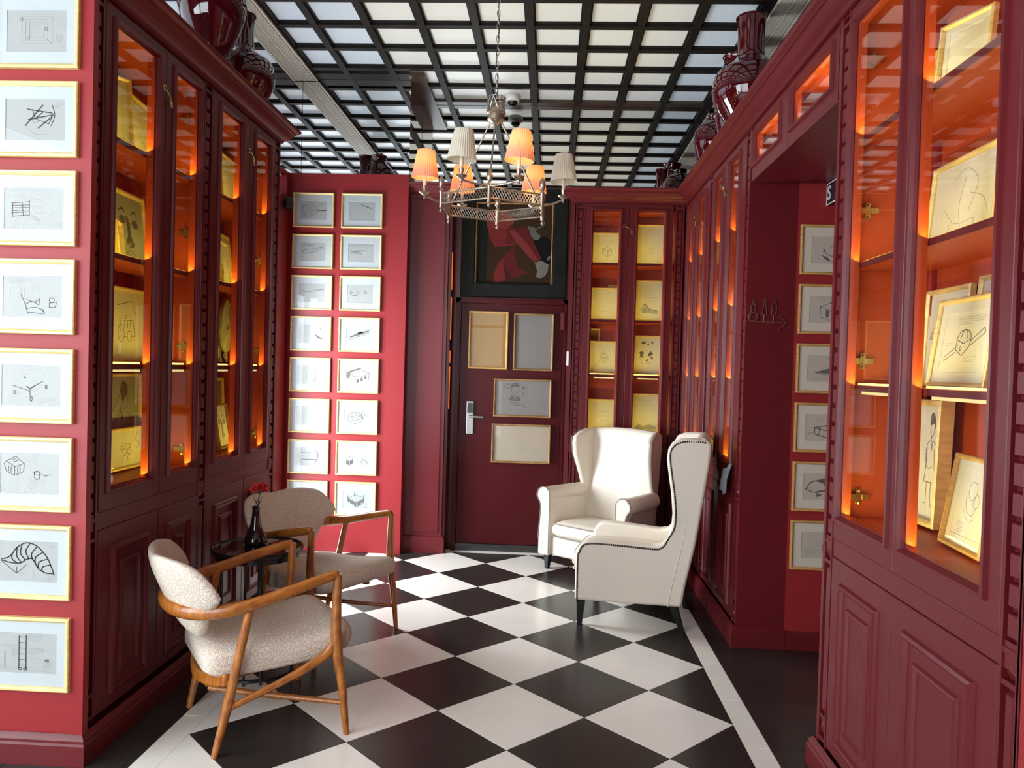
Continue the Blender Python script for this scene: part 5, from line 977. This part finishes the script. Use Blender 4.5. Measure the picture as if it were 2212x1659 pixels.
for (ang, lit), vi in zip(SH, own):
    ra = 0.335; x, y = ra*math.cos(math.radians(ang)), ra*math.sin(math.radians(ang)); ax, ay = VERT[vi]
    G().tube(catmull([(ax, ay, Z(2.300)), ((ax+x)/2, (ay+y)/2, Z(2.304)), (x, y, Z(2.316))], 4), 0.0048, 8).build('arm', M['nickel'], t, smooth=60)
    put('candle_cup', cup, t, (x, y, Z(2.330))); put('candle_sleeve', cnd, t, (x, y, Z(2.330)))
    tilt = (0.06*math.sin(ang), 0.05*math.cos(ang*2), ang)
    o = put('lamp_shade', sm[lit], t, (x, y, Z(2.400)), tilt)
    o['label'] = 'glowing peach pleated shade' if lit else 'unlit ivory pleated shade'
    if lit:
        G().ball((x, y, Z(2.450)), 0.014, 12, 1.5).build('bulb', M['bulb_on'], t, smooth=60)
        d_ = bpy.data.lights.new('bulb_light', 'POINT'); d_.energy = BULB_W; d_.color = BULB; d_.shadow_soft_size = 0.02
        o = bpy.data.objects.new('bulb_light', d_); C.objects.link(o); o.parent = t; o.location = (x, y, Z(2.475))
    else:
        G().ball((x, y, Z(2.450)), 0.013, 12, 1.5).build('bulb', M['white_plastic'], t, smooth=60)
# ================================================================ SIGNS AND SMALL THINGS
def wire(name, lines, parent, r=0.0028):
    g = G()
    for ln in lines: g.tube(ln, r, 6)
    return g.build(name, M['brown_sign'], parent, smooth=60)
M['brown_sign'] = mat('bronzed_wire', (0.20, 0.075, 0.05), 0.4, 0.3)
t = thing('toilet_sign', 'thin wire sign of three figures over an arrow by the passage', 'sign', (1.30, 0.648, 1.79))
px2 = 0.2235/90.0*0.0663
def wp(zx, zy): return ((zx-1015)*0.0663*0.00246, -0.006, (1160-zy)*0.0663*0.00246)
def circ(cx, cyy, r, n=20): return [wp(cx+r*math.cos(2*PI*k/n), cyy+r*math.sin(2*PI*k/n)) for k in range(n+1)]
wire('arrow', [[wp(345, 1140), wp(1660, 1175)], [wp(1460, 940), wp(1680, 1175), wp(1450, 1400)]], t)
wire('wheelchair_figure', [circ(582, 490, 48), circ(575, 990, 140), [wp(582, 545), wp(582, 585)], [wp(500, 985), wp(505, 640), wp(540, 590), wp(582, 575), wp(630, 595), wp(650, 650), wp(650, 850)], [wp(715, 880), wp(745, 1085)]], t)
wire('skirt_figure', [circ(955, 440, 48), [wp(955, 490), wp(930, 540), wp(870, 880), wp(825, 925)], [wp(955, 490), wp(975, 540), wp(1025, 880), wp(1065, 935)], [wp(840, 915), wp(1055, 915)], [wp(940, 915), wp(935, 1155)]], t)
wire('straight_figure', [circ(1272, 450, 48), [wp(1190, 940), wp(1195, 620), wp(1215, 555), wp(1270, 530), wp(1320, 555), wp(1345, 620), wp(1325, 940)], [wp(1190, 930), wp(1325, 930)], [wp(1250, 930), wp(1245, 1160)]], t)
t = thing('wall_sign', 'black sign with a white border and white letter S inside the passage', 'sign', (1.60, 0.640, 2.425), -R90)
# local x runs towards the viewer from the wall, front faces the room
G().box(0.0, 0.16, 0.0, 0.008, 0.0, 0.118).build('plate', M['black_plastic'], t)
G().ring(0.0, 0.16, 0.0, 0.118, [(0.0, 0.0), (0.0, -0.002), (0.006, -0.002), (0.006, 0.0)]).build('border', M['white_plastic'], t)
fc = bpy.data.curves.new('letter', 'FONT'); fc.body = 'S'; fc.size = 0.105; fc.extrude = 0.0006; fc.offset = 0.002
tmp = bpy.data.objects.new('letter', fc); C.objects.link(tmp); bpy.context.view_layer.update()
me = bpy.data.meshes.new_from_object(tmp.evaluated_get(bpy.context.evaluated_depsgraph_get())); bpy.data.objects.remove(tmp)
me.materials.clear(); me.materials.append(M['white_plastic'])
put('letter', me, t, (0.014, -0.0016, 0.028), (R90, 0, 0))
t = thing('corner_spotlight', 'small black spotlight high in the corner beside the bright window', 'spotlight', (-1.93, 2.28, 2.735))
G().lathe([(0.001, -0.045), (0.030, -0.045), (0.036, -0.03), (0.036, 0.02), (0.024, 0.045), (0.001, 0.05)], 20).build('housing', M['black_plastic'], t, smooth=40)
G().box(-0.045, -0.02, -0.012, 0.012, -0.01, 0.012).build('bracket', M['black_plastic'], t)
